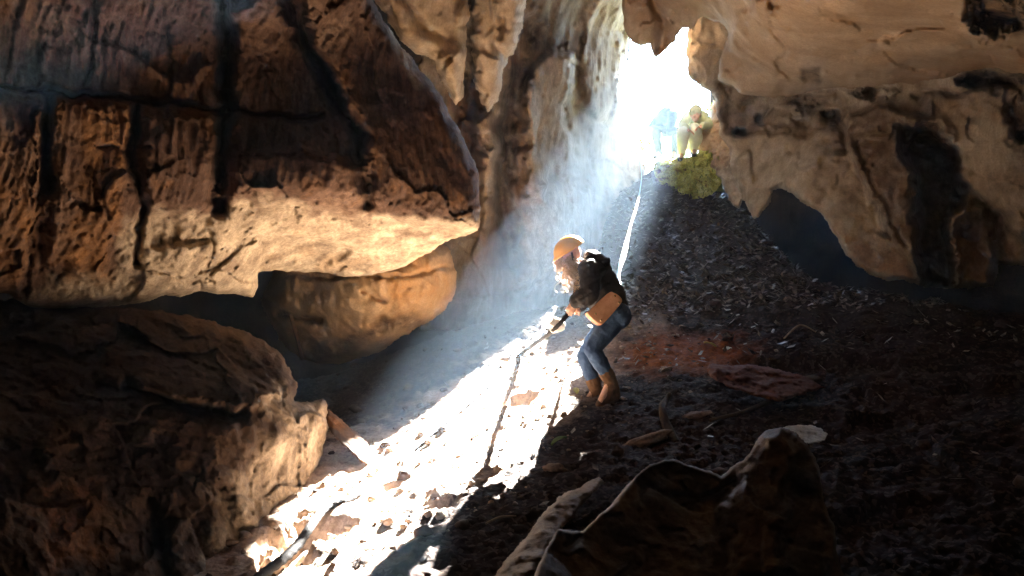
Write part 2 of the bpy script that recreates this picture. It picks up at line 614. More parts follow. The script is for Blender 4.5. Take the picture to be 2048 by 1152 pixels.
left_poly = [(-420, -420), (700, -420), (722, -60), (757, 22), (785, 60), (812, 105), (850, 150), (885, 195), (915, 255), (940, 305), (955, 345), (960, 400),
             (955, 462), (900, 480), (855, 505), (800, 535), (745, 552), (690, 553), (640, 545), (560, 543), (516, 545), (514, 575), (505, 592),
             (460, 590), (400, 583), (360, 592), (330, 590), (270, 606), (200, 616), (120, 618), (50, 613), (18, 588), (-60, 580), (-420, 610)]
LW = relief('rock_wall', left_poly,
            [(-420, -420, 2.7), (-420, 600, 3.1), (0, 0, 3.9), (0, 300, 4.0), (0, 600, 4.4), (270, 0, 4.5), (270, 300, 4.6), (270, 570, 5.05), (440, 200, 5.1), (440, 560, 5.7),
             (600, 0, 5.2), (600, 200, 5.6), (600, 390, 5.55), (560, 430, 5.65), (600, 540, 6.7), (740, 430, 6.0), (700, 550, 7.1), (850, 100, 6.3), (900, 300, 6.5), (955, 455, 6.6),
             (855, 500, 7.0), (700, 0, 5.6), (700, -350, 4.2), (640, 480, 6.2), (860, 440, 6.4)],
            M_LEFT, step=3.5, edge=(5, 50), round_w=26, round_d=.3, thick=1.0, seed=1.0,
            blocks=[([(596, -400), (700, -400), (760, 20), (860, 150), (960, 340), (957, 464), (748, 432), (742, 380), (722, 270), (662, 150), (606, 30)], -.34, 13),
                    ([(430, 395), (470, 402), (560, 410), (660, 420), (745, 436), (745, 405), (740, 330), (600, 300), (450, 300)], -.16, 10),
                    ([(80, 190), (255, 215), (262, 400), (200, 560), (90, 520), (100, 330)], -.10, 16),
                    ([(285, 225), (425, 225), (430, 420), (285, 415)], -.12, 14),
                    ([(468, 20), (545, -20), (600, 100), (690, 260), (730, 400), (470, 385), (460, 250), (470, 110)], -.12, 14),
                    ([(-200, 190), (70, 200), (85, 330), (60, 560), (-200, 560)], -.08, 16),
                    ([(290, 430), (420, 430), (430, 490), (300, 490)], .10, 9),
                    ([(516, 480), (640, 470), (700, 500), (640, 545), (520, 545)], .12, 10)],
            grooves=[([(270, 210), (264, 300), (283, 400), (275, 530)], 8, .24), ([(450, -300), (444, 0), (452, 190), (447, 300), (436, 415)], 15, .34), ([(96, 190), (86, 300), (102, 380)], 12, .22),
                     ([(-200, 170), (0, 172), (100, 186), (230, 194), (430, 218), (540, 232), (640, 236)], 6, .2), ([(195, 292), (240, 296), (300, 297)], 3, .08), ([(465, 312), (600, 306), (660, 320)], 3, .07),
                     ([(550, -300), (572, -20), (640, 150), (718, 270), (738, 410)], 13, .28), ([(350, 440), (352, 490)], 6, .05), ([(424, 470), (424, 560)], 3, .05), ([(180, -100), (190, 60), (175, 170)], 4, .05), ([(330, 20), (340, 120), (330, 200)], 4, .05),
                     ([(270, 530), (380, 560), (430, 562)], 4, .06), ([(170, 330), (200, 400), (215, 430)], 5, .06), ([(60, 480), (45, 600)], 8, .08), ([(520, 110), (560, 200), (550, 300)], 4, .04)],
            fac=((1.4, .08), (4.5, .014)), noise=((1.3, .06, 3), (5.5, .009, 3), (17, .004, 3)), stri=.022, stri_scale=(15, 15, 1.3),
            masks=[(0, 'poly', [(250, 440), (300, 425), (430, 440), (470, 398), (560, 410), (740, 440), (800, 470), (955, 458), (960, 480), (800, 560), (520, 560), (512, 600), (200, 640), (20, 620), (95, 560), (230, 540)], 18, .95),
                   (0, 'poly', [(40, 130), (90, 20), (160, 60), (240, 170), (120, 175)], 25, .25),
                   (0, 'line', [(790, 60), (812, 120), (835, 170)], 10, .55), (0, 'line', [(750, 445), (955, 455)], 14, .8),
                   (1, 'poly', [(150, 210), (255, 220), (262, 330), (235, 420), (215, 560), (120, 560), (150, 440), (165, 330)], 22, .8),
                   (1, 'poly', [(-60, 330), (60, 350), (80, 450), (30, 560), (-60, 560)], 25, .7), (1, 'noise', (1.6, .15, .5), 0, .35),
                   (2, 'line', [(700, 80), (800, 200), (850, 300), (880, 410)], 55, .3)])
tag(LW, 'huge dark left wall cut into blocks by cracks, with a pale overhanging ledge along its foot', 'rock wall')

BO = relief('boulder', [(523, 600), (540, 560), (560, 470), (700, 440), (800, 440), (868, 470), (900, 500), (914, 540), (910, 590), (882, 630), (830, 660), (765, 700), (692, 724), (640, 727), (600, 716), (568, 690), (543, 650)],
            [(530, 600, 8.7), (600, 470, 8.8), (700, 600, 8.05), (820, 560, 7.95), (905, 540, 8.5), (690, 720, 8.8), (560, 680, 8.9), (860, 470, 8.5), (860, 620, 8.4)],
            M_BOULD, step=3.5, edge=(5, 40), round_w=60, round_d=.6, thick=.7, seed=2.0,
            grooves=[([(560, 628), (600, 636), (640, 640)], 7, .18), ([(560, 556), (640, 550), (760, 556), (900, 538)], 4, .06), ([(735, 585), (765, 600)], 5, .1)],
            pits=[(622, 700, 14, 22, .2), (760, 650, 26, 16, .15), (680, 690, 20, 14, .12)],
            noise=((1.0, .14, 3), (4, .04, 4), (14, .012, 3)),
            masks=[(0, 'poly', [(545, 580), (700, 560), (700, 640), (560, 660)], 30, .6), (2, 'line', [(620, 715), (700, 690), (770, 650), (830, 640)], 14, .7), (2, 'line', [(560, 628), (640, 642)], 8, .8),
                   (1, 'poly', [(720, 460), (900, 480), (910, 600), (760, 640)], 40, .75), (2, 'poly', [(525, 600), (570, 580), (580, 640), (545, 640)], 12, .6)])
tag(BO, 'rounded ochre boulder tucked under the overhanging pale ledge', 'boulder')

BW = relief('rock_wall', [(840, -50), (1100, -60), (1225, -420), (1258, -420), (1258, 60), (1257, 110), (1251, 150), (1247, 200), (1253, 250), (1264, 280), (1284, 312), (1294, 345), (1296, 420), (1296, 520), (1300, 640), (840, 660), (840, 300)],
            [(840, -420, 6), (1320, -420, 8), (900, 0, 9.2), (900, 500, 9.9), (1000, 610, 10.6), (1050, 300, 10.5), (1100, 300, 11.2), (1150, 300, 12.2), (1250, 150, 14.4), (1255, 60, 14.0), (1250, 300, 13.8), (1200, 500, 13.0), (1150, 520, 11.9), (1285, 560, 13.2), (1100, 540, 11.0),
             (1150, 0, 10.8), (1300, 0, 12.6), (1195, 135, 12.2), (1230, 220, 13.3), (1285, 420, 13.2), (1200, 320, 13.2), (1090, 150, 10.6), (1090, 450, 10.9)],
            M_BACK, step=3.5, edge=(6, 40), round_w=14, round_d=.25, thick=.7, seed=3.0,
            blocks=[([(1060, 135), (1100, 105), (1145, 105), (1150, 150), (1125, 210), (1150, 330), (1140, 350), (1110, 330), (1085, 400), (1058, 400), (1052, 250)], -.45, 10),
                    ([(955, 235), (985, 225), (1002, 290), (990, 350), (1000, 420), (970, 470), (960, 380), (975, 330), (953, 280)], -.35, 10),
                    ([(1060, 420), (1110, 345), (1155, 370), (1160, 480), (1100, 560), (1040, 580), (1040, 480)], -.35, 18),
                    ([(1165, 30), (1235, -60), (1250, 200), (1200, 240), (1160, 200)], -.3, 14)],
            grooves=[([(1050, 60), (1035, 170), (1015, 250), (1008, 380), (1025, 520)], 22, .4), ([(935, 60), (935, 260), (940, 330)], 22, .7), ([(1165, 60), (1150, 210), (1180, 330), (1165, 380)], 7, .15),
                     ([(1215, 330), (1205, 450)], 7, .12), ([(1240, 240), (1200, 250), (1150, 215)], 6, .12), ([(1130, 220), (1160, 300)], 4, .1)],
            fac=((.9, .16), (3.0, .035)), noise=((1.0, .08, 3), (3.2, .02, 3), (12, .006, 3)), stri=.10, stri_scale=(1.7, 1.7, .22),
            masks=[(2, 'line', [(1070, 70), (1042, 160), (1014, 250), (1004, 380), (1020, 520)], 22, .75), (2, 'poly', [(1060, 20), (1150, 20), (1140, 90), (1070, 120)], 16, .55), (2, 'line', [(925, 180), (935, 260), (945, 320)], 22, .5),
                   (1, 'line', [(930, 200), (940, 330)], 30, .8), (1, 'line', [(1040, 230), (1044, 400)], 14, .55), (1, 'line', [(1000, 110), (1030, 120)], 14, .6), (1, 'poly', [(960, 380), (1030, 380), (1040, 520), (950, 520)], 25, .5),
                   (0, 'poly', [(1058, 110), (1145, 105), (1150, 330), (1150, 480), (1090, 580), (1040, 580), (1050, 300)], 20, .75), (0, 'poly', [(950, 220), (1005, 220), (1005, 420), (960, 470)], 10, .7)])
tag(BW, 'tan flowstone back wall with a dark stained gully and a pale column, beside the daylit hole', 'rock wall')

HR = relief('hanging_rock', [(690, -110), (760, -60), (938, -50), (937, 40), (931, 110), (929, 180), (924, 202), (910, 213), (898, 190), (880, 160), (868, 120), (830, 105), (800, 84), (770, 28), (735, -10), (700, -90)],
            [(690, -420, 4.6), (938, -420, 5.2), (735, 0, 7.0), (920, 0, 7.6), (918, 205, 8.2), (820, 80, 7.3)],
            M_TAN, step=3.5, edge=(5, 32), round_w=30, round_d=.45, thick=.5, seed=4.0, grooves=[([(790, -20), (850, 60), (905, 90)], 9, .12)],
            blocks=[([(870, 110), (935, 90), (930, 215), (900, 210)], -.12, 8)], fac=((1.6, .15), (5, .02)), noise=((1.4, .05, 3), (4.5, .012, 3), (14, .006, 3)))
tag(HR, 'tan pointed rock hanging from the roof right beside the dark slab edge', 'hanging rock')
HR2 = relief('hanging_rock', [(944, -50), (1056, -50), (1052, 0), (1045, 60), (1030, 104), (1012, 128), (1006, 165), (1000, 195), (975, 228), (962, 205), (952, 170), (946, 140), (943, 60)],
             [(944, -420, 5.4), (1070, -420, 6.2), (950, 0, 8.0), (1045, 50, 8.4), (975, 225, 8.7)],
             M_TAN, step=3.5, edge=(6, 28), round_w=26, round_d=.45, thick=.5, seed=5.0, fac=((1.6, .15), (5, .02)), noise=((1.4, .05, 3), (4.5, .012, 3), (14, .006, 3)),
             grooves=[([(1000, 40), (985, 90), (1010, 125)], 8, .12)], masks=[(2, 'poly', [(940, -20), (1000, -30), (990, 30), (945, 40)], 12, .5)])
tag(HR2, 'tan rock lobe with mossy stained top, hanging left of the dark gully', 'hanging rock')

CE = relief('cave_ceiling', [(1225, -420), (2500, -420), (2500, 170), (2048, 150), (1972, 134), (1929, 143), (1875, 161), (1811, 166), (1725, 176), (1665, 174), (1600, 186), (1547, 198), (1480, 185), (1438, 160), (1441, 110), (1463, 60), (1440, 45), (1402, 32),
                             (1385, 58), (1368, 56), (1350, 86), (1328, 100), (1311, 116), (1300, 84), (1280, 92), (1262, 84), (1246, 50)],
            [(1225, -420, 5.6), (1700, -420, 3.6), (2500, -420, 2.6), (1440, 160, 10.4), (1665, 174, 9.6), (1850, 160, 8.7), (2048, 150, 7.8), (2500, 170, 6), (1460, 0, 8.4), (1700, 0, 6.6), (2048, 0, 5.2), (1300, 95, 10.8), (1250, 20, 10.3), (1375, 50, 10.8), (1350, -50, 9.5), (1560, 120, 9.0)],
            M_CEIL, step=4, edge=(5, 40), round_w=12, round_d=.2, thick=.15, seed=6.0,
            blocks=[([(1462, 40), (1700, -120), (2450, -120), (2450, 220), (1400, 220), (1442, 110)], -.22, 12), ([(1540, 215), (1560, 180), (1700, 150), (1850, 128), (2048, 82), (2450, 90), (2450, 240)], .16, 10)],
            grooves=[ ([(1300, 0), (1330, 60), (1320, 100)], 10, .25), ([(1500, 140), (1700, 120), (1900, 60)], 20, .05)],
            pits=[(1990, 25, 60, 45, .8), (1548, 10, 12, 16, .25), (1620, 150, 24, 12, .08)], fac=((.8, .12), (2.3, .05), (6, .015)), noise=((.8, .12, 3), (2.6, .03, 3), (10, .010, 3)),
            masks=[(2, 'poly', [(1945, -20), (2060, -20), (2060, 70), (1990, 78), (1950, 50)], 16, .9), (2, 'poly', [(1598, 136), (1640, 136), (1640, 164), (1600, 162)], 6, .7), 
                   (1, 'poly', [(1240, -60), (1420, -60), (1400, 40), (1260, 70)], 30, .3), (1, 'line', [(1800, 165), (1900, 145), (2048, 110)], 25, .5), (0, 'line', [(1560, 165), (1800, 150), (1990, 90)], 28, .5)])
tag(CE, kind='structure')

RW = relief('rock_wall', [(1377, 20), (1500, -60), (2500, -60), (2500, 580), (2060, 530), (2000, 530), (1985, 572), (1900, 576), (1850, 573), (1800, 563), (1750, 553), (1715, 536), (1690, 506), (1665, 460), (1640, 425), (1602, 402), (1575, 380), (1560, 377), (1546, 382), (1536, 408),
                          (1522, 436), (1508, 439), (1485, 402), (1472, 370), (1462, 332), (1452, 290), (1440, 262), (1432, 232), (1430, 205), (1422, 186), (1400, 172), (1376, 153), (1371, 110)],
            [(1372, 100, 11.4), (1378, 30, 11.1), (1390, 165, 11.3), (1430, 215, 11.7), (1460, 320, 11.9), (1508, 430, 11.0), (1600, 300, 10.7), (1600, 390, 10.3), (1700, 520, 9.7), (1850, 565, 9.3), (1500, 180, 11.8), (1700, 200, 10.6), (1900, 300, 9.5), (2048, 300, 8.7), (2048, 180, 8.6), (2500, 300, 6.8), (1960, 500, 9.5), (2500, 560, 7.2), (1600, 0, 10), (2100, 0, 8.5), (2048, 450, 8.9)],
            M_TAN, step=3.5, edge=(6, 36), round_w=12, round_d=.2, thick=.25, warp=14, seed=7.0,
            blocks=[([(1675, 262), (1705, 232), (1750, 214), (1800, 222), (1840, 240), (1820, 300), (1835, 400), (1858, 575), (1800, 520), (1760, 440), (1725, 350), (1700, 300)], -.35, 10),
                    ([(1800, 262), (1860, 255), (1905, 300), (1930, 380), (1920, 425), (1898, 445), (1905, 590), (1845, 590), (1835, 450), (1815, 330)], 1.3, 14),
                    ([(1800, 225), (1885, 245), (1908, 275), (1900, 310), (1860, 290), (1820, 280)], -.2, 8),
                    ([(1450, 255), (1660, 262), (1690, 300), (1690, 200), (1450, 170)], .25, 9),
                    ([(1380, 110), (1440, 90), (1470, 160), (1500, 200), (1440, 240), (1400, 170)], -.15, 9),
                    ([(1930, 365), (2000, 430), (2060, 485), (2500, 500), (2500, 640), (1900, 640), (1930, 450)], .5, 14),
                    ([(1905, 420), (1975, 415), (1985, 500), (1975, 575), (1905, 575), (1898, 490)], -.4, 10)],
            grooves=[([(1460, 262), (1560, 268), (1665, 258)], 6, .15), ([(1720, 290), (1760, 400), (1810, 500)], 5, .1), ([(1640, 330), (1660, 300), (1680, 290)], 5, .08), ([(1600, 370), (1660, 320)], 5, .05), ([(1830, 190), (1940, 180), (2048, 170)], 7, .2)],
            pits=[(1478, 264, 15, 9, .5), (1518, 236, 7, 11, .3), (1600, 238, 16, 20, .25), (1662, 232, 18, 14, .3), (1610, 205, 34, 8, .25), (1750, 185, 40, 14, .4), (1970, 160, 60, 14, .5), (2040, 240, 30, 50, .25)],
            fac=((.9, .22), (2.6, .05), (7, .012)), noise=((1.0, .08, 3), (3.6, .02, 3), (13, .006, 3)),
            masks=[(2, 'poly', [(1672, 262), (1705, 228), (1750, 210), (1800, 216), (1890, 242), (1910, 275), (1905, 320), (1935, 400), (1905, 440), (1905, 580), (1850, 580), (1790, 510), (1740, 400), (1700, 310)], 12, .5), (1, 'poly', [(1672, 262), (1705, 228), (1750, 210), (1890, 242), (1905, 320), (1800, 300), (1830, 450), (1790, 510), (1740, 400)], 14, .6),
                   (2, 'line', [(1580, 200), (1660, 235), (1690, 225)], 14, .7), (2, 'line', [(1950, 150), (2048, 160)], 26, .8), (2, 'line', [(2048, 200), (2060, 310)], 30, .7), (2, 'line', [(1990, 200), (2048, 260)], 16, .5),
                   (1, 'poly', [(1700, 480), (1850, 520), (1850, 580), (1700, 545)], 18, .6), (1, 'poly', [(1820, 170), (2048, 200), (2048, 250), (1900, 230)], 20, .4), (1, 'poly', [(1900, 415), (1985, 415), (1985, 580), (1900, 580)], 10, .5),
                   (2, 'noise', (1.8, .3, .7), 0, .4), (0, 'poly', [(1460, 280), (1660, 275), (1690, 330), (1720, 480), (1640, 400), (1500, 380)], 20, .35)])
tag(RW, 'jagged buff wall right of the daylit hole, with a dark cleft and a pointed hanging fin', 'rock wall')

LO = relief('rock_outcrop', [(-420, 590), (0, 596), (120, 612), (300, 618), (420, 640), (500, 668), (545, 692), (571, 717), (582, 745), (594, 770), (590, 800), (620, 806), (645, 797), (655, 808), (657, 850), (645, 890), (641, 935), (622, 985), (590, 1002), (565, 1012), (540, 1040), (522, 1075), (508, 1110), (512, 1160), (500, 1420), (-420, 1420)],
            [(0, 640, 4.6), (0, 900, 3.7), (0, 1150, 3.3), (300, 660, 5.0), (300, 900, 4.25), (300, 1150, 3.8), (550, 715, 5.6), (580, 800, 5.2), (645, 830, 5.6), (500, 900, 4.7), (600, 950, 5.35), (480, 1100, 4.35), (512, 1120, 4.55), (-420, 1000, 2.6), (300, 1420, 3.3), (-420, 640, 3.8), (500, 1420, 3.6), (560, 880, 4.95)],
            M_LOW, step=3.5, edge=(6, 30), round_w=24, round_d=.25, thick=.8, seed=8.0,
            grooves=[([(250, 770), (350, 805), (420, 830), (490, 828)], 8, .2), ([(380, 940), (440, 980), (480, 1060)], 14, .1), ([(300, 1010), (330, 1150)], 20, .12)],
            blocks=[([(200, 690), (420, 720), (560, 790), (490, 825), (350, 800), (200, 760)], -.1, 12)],
            noise=((1.2, .08, 3), (4.6, .02, 3), (15, .011, 3)), fac=((1.5, .12), (4.5, .03), (13, .010)), stri=.012, stri_scale=(6, 6, 2.5),
            masks=[(0, 'poly', [(540, 790), (650, 800), (655, 860), (630, 990), (560, 1010), (520, 1080), (400, 1150), (480, 950), (560, 860)], 28, .55), (1, 'poly', [(80, 1000), (200, 960), (210, 1100), (100, 1150)], 40, .6), (0, 'poly', [(545, 760), (575, 765), (570, 800), (545, 790)], 8, .8)])  # pale mask along the right edge paints in light bounced off the gravel
tag(LO, 'rough brown outcrop filling the lower left, its right edge lit beside the glaring gravel', 'rock outcrop')

SL = relief('stone_slab', [(651, 812), (690, 846), (735, 884), (766, 948), (742, 942), (700, 905), (668, 872), (655, 852)],
            [(651, 812, 5.95), (766, 948, 5.75), (690, 870, 5.8), (740, 890, 5.95)], M_LOW, step=3, edge=(3, 20), round_w=8, round_d=.06, thick=.12, seed=9.0,
            noise=((3, .03, 3), (9, .02, 3), (20, .008, 2)), masks=[(1, 'noise', (3, -.2, .4), 0, .4)])
tag(SL, 'narrow brown slab leaning from the left outcrop down to the bright gravel', 'stone slab')

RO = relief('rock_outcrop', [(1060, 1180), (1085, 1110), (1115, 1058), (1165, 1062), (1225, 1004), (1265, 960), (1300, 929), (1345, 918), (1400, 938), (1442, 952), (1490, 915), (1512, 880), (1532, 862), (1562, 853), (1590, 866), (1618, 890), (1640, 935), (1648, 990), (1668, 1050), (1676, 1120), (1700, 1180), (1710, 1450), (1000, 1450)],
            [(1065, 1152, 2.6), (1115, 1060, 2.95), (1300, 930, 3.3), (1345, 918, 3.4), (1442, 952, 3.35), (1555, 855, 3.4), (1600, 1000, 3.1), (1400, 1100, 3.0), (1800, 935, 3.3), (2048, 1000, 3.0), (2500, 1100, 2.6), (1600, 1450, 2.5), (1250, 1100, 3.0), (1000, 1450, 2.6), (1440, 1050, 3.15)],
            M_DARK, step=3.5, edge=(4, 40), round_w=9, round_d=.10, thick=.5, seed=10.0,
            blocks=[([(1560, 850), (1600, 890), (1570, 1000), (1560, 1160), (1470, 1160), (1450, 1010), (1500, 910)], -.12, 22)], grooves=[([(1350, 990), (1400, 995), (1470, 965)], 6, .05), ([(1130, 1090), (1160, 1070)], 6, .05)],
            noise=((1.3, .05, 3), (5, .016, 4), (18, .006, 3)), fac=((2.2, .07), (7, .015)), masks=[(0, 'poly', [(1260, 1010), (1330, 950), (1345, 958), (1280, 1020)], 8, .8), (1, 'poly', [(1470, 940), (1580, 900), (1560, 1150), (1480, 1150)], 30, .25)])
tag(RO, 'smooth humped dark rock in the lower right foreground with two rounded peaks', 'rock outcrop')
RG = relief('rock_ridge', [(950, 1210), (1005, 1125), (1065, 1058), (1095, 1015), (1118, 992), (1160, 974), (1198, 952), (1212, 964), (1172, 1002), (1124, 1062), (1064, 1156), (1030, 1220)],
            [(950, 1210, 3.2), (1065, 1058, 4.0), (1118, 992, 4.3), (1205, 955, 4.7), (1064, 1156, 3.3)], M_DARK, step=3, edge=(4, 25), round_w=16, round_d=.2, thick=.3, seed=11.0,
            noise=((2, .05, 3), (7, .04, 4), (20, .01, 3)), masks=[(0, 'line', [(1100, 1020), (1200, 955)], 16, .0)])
tag(RG, 'low knobbly grey rock ridge rising just left of the humped dark rock', 'rock ridge')
# ------------------------------------------------------------------ bodies: overlapping shapes fused into one skin (voxel remesh + smoothing)
def frame(axis, hint):
    a = np.asarray(axis, float)
    a = a / (np.linalg.norm(a) + 1e-9)
    h = np.asarray(hint, float)
    x = h - a * np.dot(h, a)
    if np.linalg.norm(x) < 1e-4:
        x = np.cross(a, [0.3, 0.5, 0.8])
    x /= np.linalg.norm(x)
    return x, np.cross(a, x), a


def capsule(p0, p1, r0, r1, flat=1.0, hint=(0, 0, 1), seg=18):
    """tapered round-ended limb; across `hint` its radius is scaled by flat"""
    p0, p1 = np.asarray(p0, float), np.asarray(p1, float)
    L = np.linalg.norm(p1 - p0)
    x, y, a = frame(p1 - p0 if L > 1e-6 else (0, 0, 1), hint)
    rings = []
    for t in np.linspace(-math.pi / 2 + .12, 0, 5):
        rings.append((p0 + a * r0 * math.sin(t), r0 * math.cos(t)))
    for t in np.linspace(0, math.pi / 2 - .12, 5):
        rings.append((p1 + a * r1 * math.sin(t), r1 * math.cos(t)))
    V, Fc = [], []
    for c, r in rings:
        for k in range(seg):
            an = 2 * math.pi * k / seg
            V.append(c + x * math.cos(an) * r * flat + y * math.sin(an) * r)
    for i in range(len(rings) - 1):
        for k in range(seg):
            Fc.append((i * seg + k, i * seg + (k + 1) % seg, (i + 1) * seg + (k + 1) % seg, (i + 1) * seg + k))
    Fc.append(tuple(range(seg))[::-1])
    Fc.append(tuple((len(rings) - 1) * seg + k for k in range(seg)))
    return V, Fc


def ellipsoid(c, axes, radii, n=16):
    c = np.asarray(c, float)
    ax = [np.asarray(a, float) / np.linalg.norm(a) for a in axes]
    V, Fc = [], []
    for i in range(1, n):
        th = math.pi * i / n
        for k in range(2 * n):
            ph = math.pi * k / n
            V.append(c + ax[0] * radii[0] * math.sin(th) * math.cos(ph) + ax[1] * radii[1] * math.sin(th) * math.sin(ph) + ax[2] * radii[2] * math.cos(th))
    m = 2 * n
    for i in range(n - 2):
        for k in range(m):
            Fc.append((i * m + k, (i + 1) * m + k, (i + 1) * m + (k + 1) % m, i * m + (k + 1) % m))
    Fc.append(tuple(range(m)))
    Fc.append(tuple((n - 2) * m + k for k in range(m))[::-1])
    return V, Fc


def chain(pts, rad, flat=1.0, hint=(0, 0, 1)):
    return [capsule(pts[i], pts[i + 1], rad[i], rad[i + 1], flat, hint) for i in range(len(pts) - 1)]


def fuse(name, pieces, voxel, mat, parent=None, iters=4, disp=None, sub=0):
    V, Fc = [], []
    for v, f in pieces:
        b = len(V)
        V += [tuple(p) for p in v]
        Fc += [tuple(i + b for i in q) for q in f]
    me = bpy.data.meshes.new('tmp')
    me.from_pydata(V, [], Fc)
    o = bpy.data.objects.new('tmp', me)
    COL.objects.link(o)
    r = o.modifiers.new('r', 'REMESH')
    r.mode = 'VOXEL'
    r.voxel_size = voxel
    s = o.modifiers.new('s', 'SMOOTH')
    s.factor = .5
    s.iterations = iters
    dg = bpy.context.evaluated_depsgraph_get()
    ev = o.evaluated_get(dg)
    m2 = bpy.data.meshes.new_from_object(ev)
    bpy.data.objects.remove(o)
    bpy.data.meshes.remove(me)
    n = len(m2.vertices)
    if disp:
        co = np.empty(n * 3, np.float32)
        no = np.empty(n * 3, np.float32)
        m2.vertices.foreach_get('co', co)
        m2.vertices.foreach_get('normal', no)
        co, no = co.reshape(-1, 3).astype(float), no.reshape(-1, 3).astype(float)
        d = disp(co, no)
        m2.vertices.foreach_set('co', (co + no * d[:, None]).astype(np.float32).ravel())
    m2.name = name
    m2.materials.clear()
    m2.polygons.foreach_set('use_smooth', np.ones(len(m2.polygons), bool))
    m2.update()
    return link(name, m2, mat, parent)


def unit(v):
    v = np.asarray(v, float)
    return v / np.linalg.norm(v)


def hand_pieces(wrist, d, pn, curl=1.0, s=1.0, thumb=1):
    """d: from the wrist to the fingers, pn: where the palm faces (fingers curl that way)"""
    d, pn = unit(d), np.asarray(pn, float)
    pn = unit(pn - d * np.dot(pn, d))
    side = np.cross(d, pn)
    w = np.asarray(wrist, float)
    P = [capsule(w, w + d * .04 * s, .024 * s, .030 * s, .6, pn), capsule(w + d * .03 * s + side * .018 * s, w + d * .085 * s + side * .022 * s, .020 * s, .019 * s, .62, pn),
         capsule(w + d * .03 * s - side * .018 * s, w + d * .08 * s - side * .022 * s, .020 * s, .019 * s, .62, pn)]
    lens = [.075, .084, .078, .060]
    for k in range(4):
        off = side * (.030 - .0203 * k) * s
        p = w + d * (.088 - .004 * abs(k - 1)) * s + off
        a = .25 * curl + .05 * k
        for j in range(3):
            L = lens[k] * s * (.45, .32, .26)[j]
            dirn = unit(d * math.cos(a) + pn * math.sin(a) + side * .06 * (1.5 - k))
            q = p + dirn * L
            P.append(capsule(p, q, (.0092, .0086, .0080)[j] * s, (.0086, .0080, .0068)[j] * s, seg=10))
            p = q
            a += (.95, 1.0, .8)[j] * curl
    p = w + d * .03 * s + side * .026 * s * thumb + pn * .008 * s
    t1 = unit(d * .7 + side * .6 * thumb + pn * .45)
    q = p + t1 * .042 * s
    P.append(capsule(p, q, .0125 * s, .0105 * s, seg=10))
    t2 = unit(d * .9 + pn * .7 * max(curl, .3) - side * .1 * thumb)
    P.append(capsule(q, q + t2 * .034 * s, .0105 * s, .0082 * s, seg=10))
    return P


def head_pieces(c, f, up, s=1.0):
    """c: middle of the skull, f: where the face looks, up: to the crown"""
    f = unit(f)
    up = np.asarray(up, float)
    up = unit(up - f * np.dot(up, f))
    l = np.cross(up, f)
    c = np.asarray(c, float)
    g = lambda a, b, h: c + f * a * s + l * b * s + up * h * s
    P = [ellipsoid(c + up * .02 * s - f * .008 * s, (l, f, up), (.074 * s, .094 * s, .095 * s)), ellipsoid(g(.030, 0, -.045), (l, f, up), (.058 * s, .062 * s, .078 * s)),
         capsule(g(.085, 0, .002), g(.106, 0, -.032), .007 * s, .0125 * s), capsule(g(.098, .011, -.036), g(.098, -.011, -.036), .007 * s, .007 * s),
         capsule(g(.078, .035, .012), g(.084, .008, .010), .010 * s, .009 * s), capsule(g(.078, -.035, .012), g(.084, -.008, .010), .010 * s, .009 * s),
         capsule(g(.088, .017, -.060), g(.088, -.017, -.060), .0065 * s, .0065 * s), capsule(g(.085, .013, -.072), g(.085, -.013, -.072), .0075 * s, .0075 * s),
         ellipsoid(g(.072, 0, -.103), (l, f, up), (.024 * s, .021 * s, .018 * s)), ellipsoid(g(.062, .036, -.03), (l, f, up), (.022 * s, .022 * s, .022 * s)), ellipsoid(g(.062, -.036, -.03), (l, f, up), (.022 * s, .022 * s, .022 * s))]
    for sg in (1, -1):
        P.append(ellipsoid(g(-.008, sg * .078, -.018), (l * sg + f * .4, f, up + f * -.2), (.010 * s, .020 * s, .033 * s), 10))
    return P, g


def wrinkles(amp, sc, seed=0):
    def d(co, no):
        q = co + .02 * np.stack([fbm(co, 9, 2, seed=seed + 1), fbm(co, 9, 2, seed=seed + 2), 0 * co[:, 0]], 1)
        return amp * fbm(q, sc, 3, .5, seed=seed, ridged=True) + amp * .3 * fbm(co, 60, 2, seed=seed + 3)
    return d


M_SKIN = plain_mat('skin', (.50, .29, .20), (.58, .36, .26), .5, .4, 30)
M_HAIR = plain_mat('fair hair', (.26, .16, .07), (.46, .31, .16), .5, .4, 40)
M_JACK = plain_mat('dark jacket cloth', (.007, .0058, .0055), (.017, .014, .013), .65, .25, 14, .4, 90)
M_JEAN = plain_mat('worn blue denim', (.018, .042, .105), (.06, .115, .22), .8, .2, 9, .5, 160)
M_BOOT = plain_mat('tan suede', (.095, .052, .028), (.175, .10, .055), .85, .15, 16, .5, 90)
M_SOLE = plain_mat('boot rubber', (.07, .045, .03), (.12, .08, .05), .8, .2, 30)
M_HELM = plain_mat('yellow orange shell plastic', (.80, .36, .02), (.86, .43, .035), .28, .5, 3, coat=.4)
M_BLACK = plain_mat('black rubber', (.012, .012, .013), (.03, .03, .03), .6, .4, 40)
M_LEATH = plain_mat('tan leather', (.56, .29, .16), (.66, .37, .22), .5, .4, 25, .3, 120)
M_LEATH2 = plain_mat('tan leather edge', (.34, .14, .06), (.42, .19, .08), .5, .4, 25)
M_BRASS = plain_mat('brass', (.80, .62, .30), (.85, .7, .4), .25, .5, 3, metal=1)

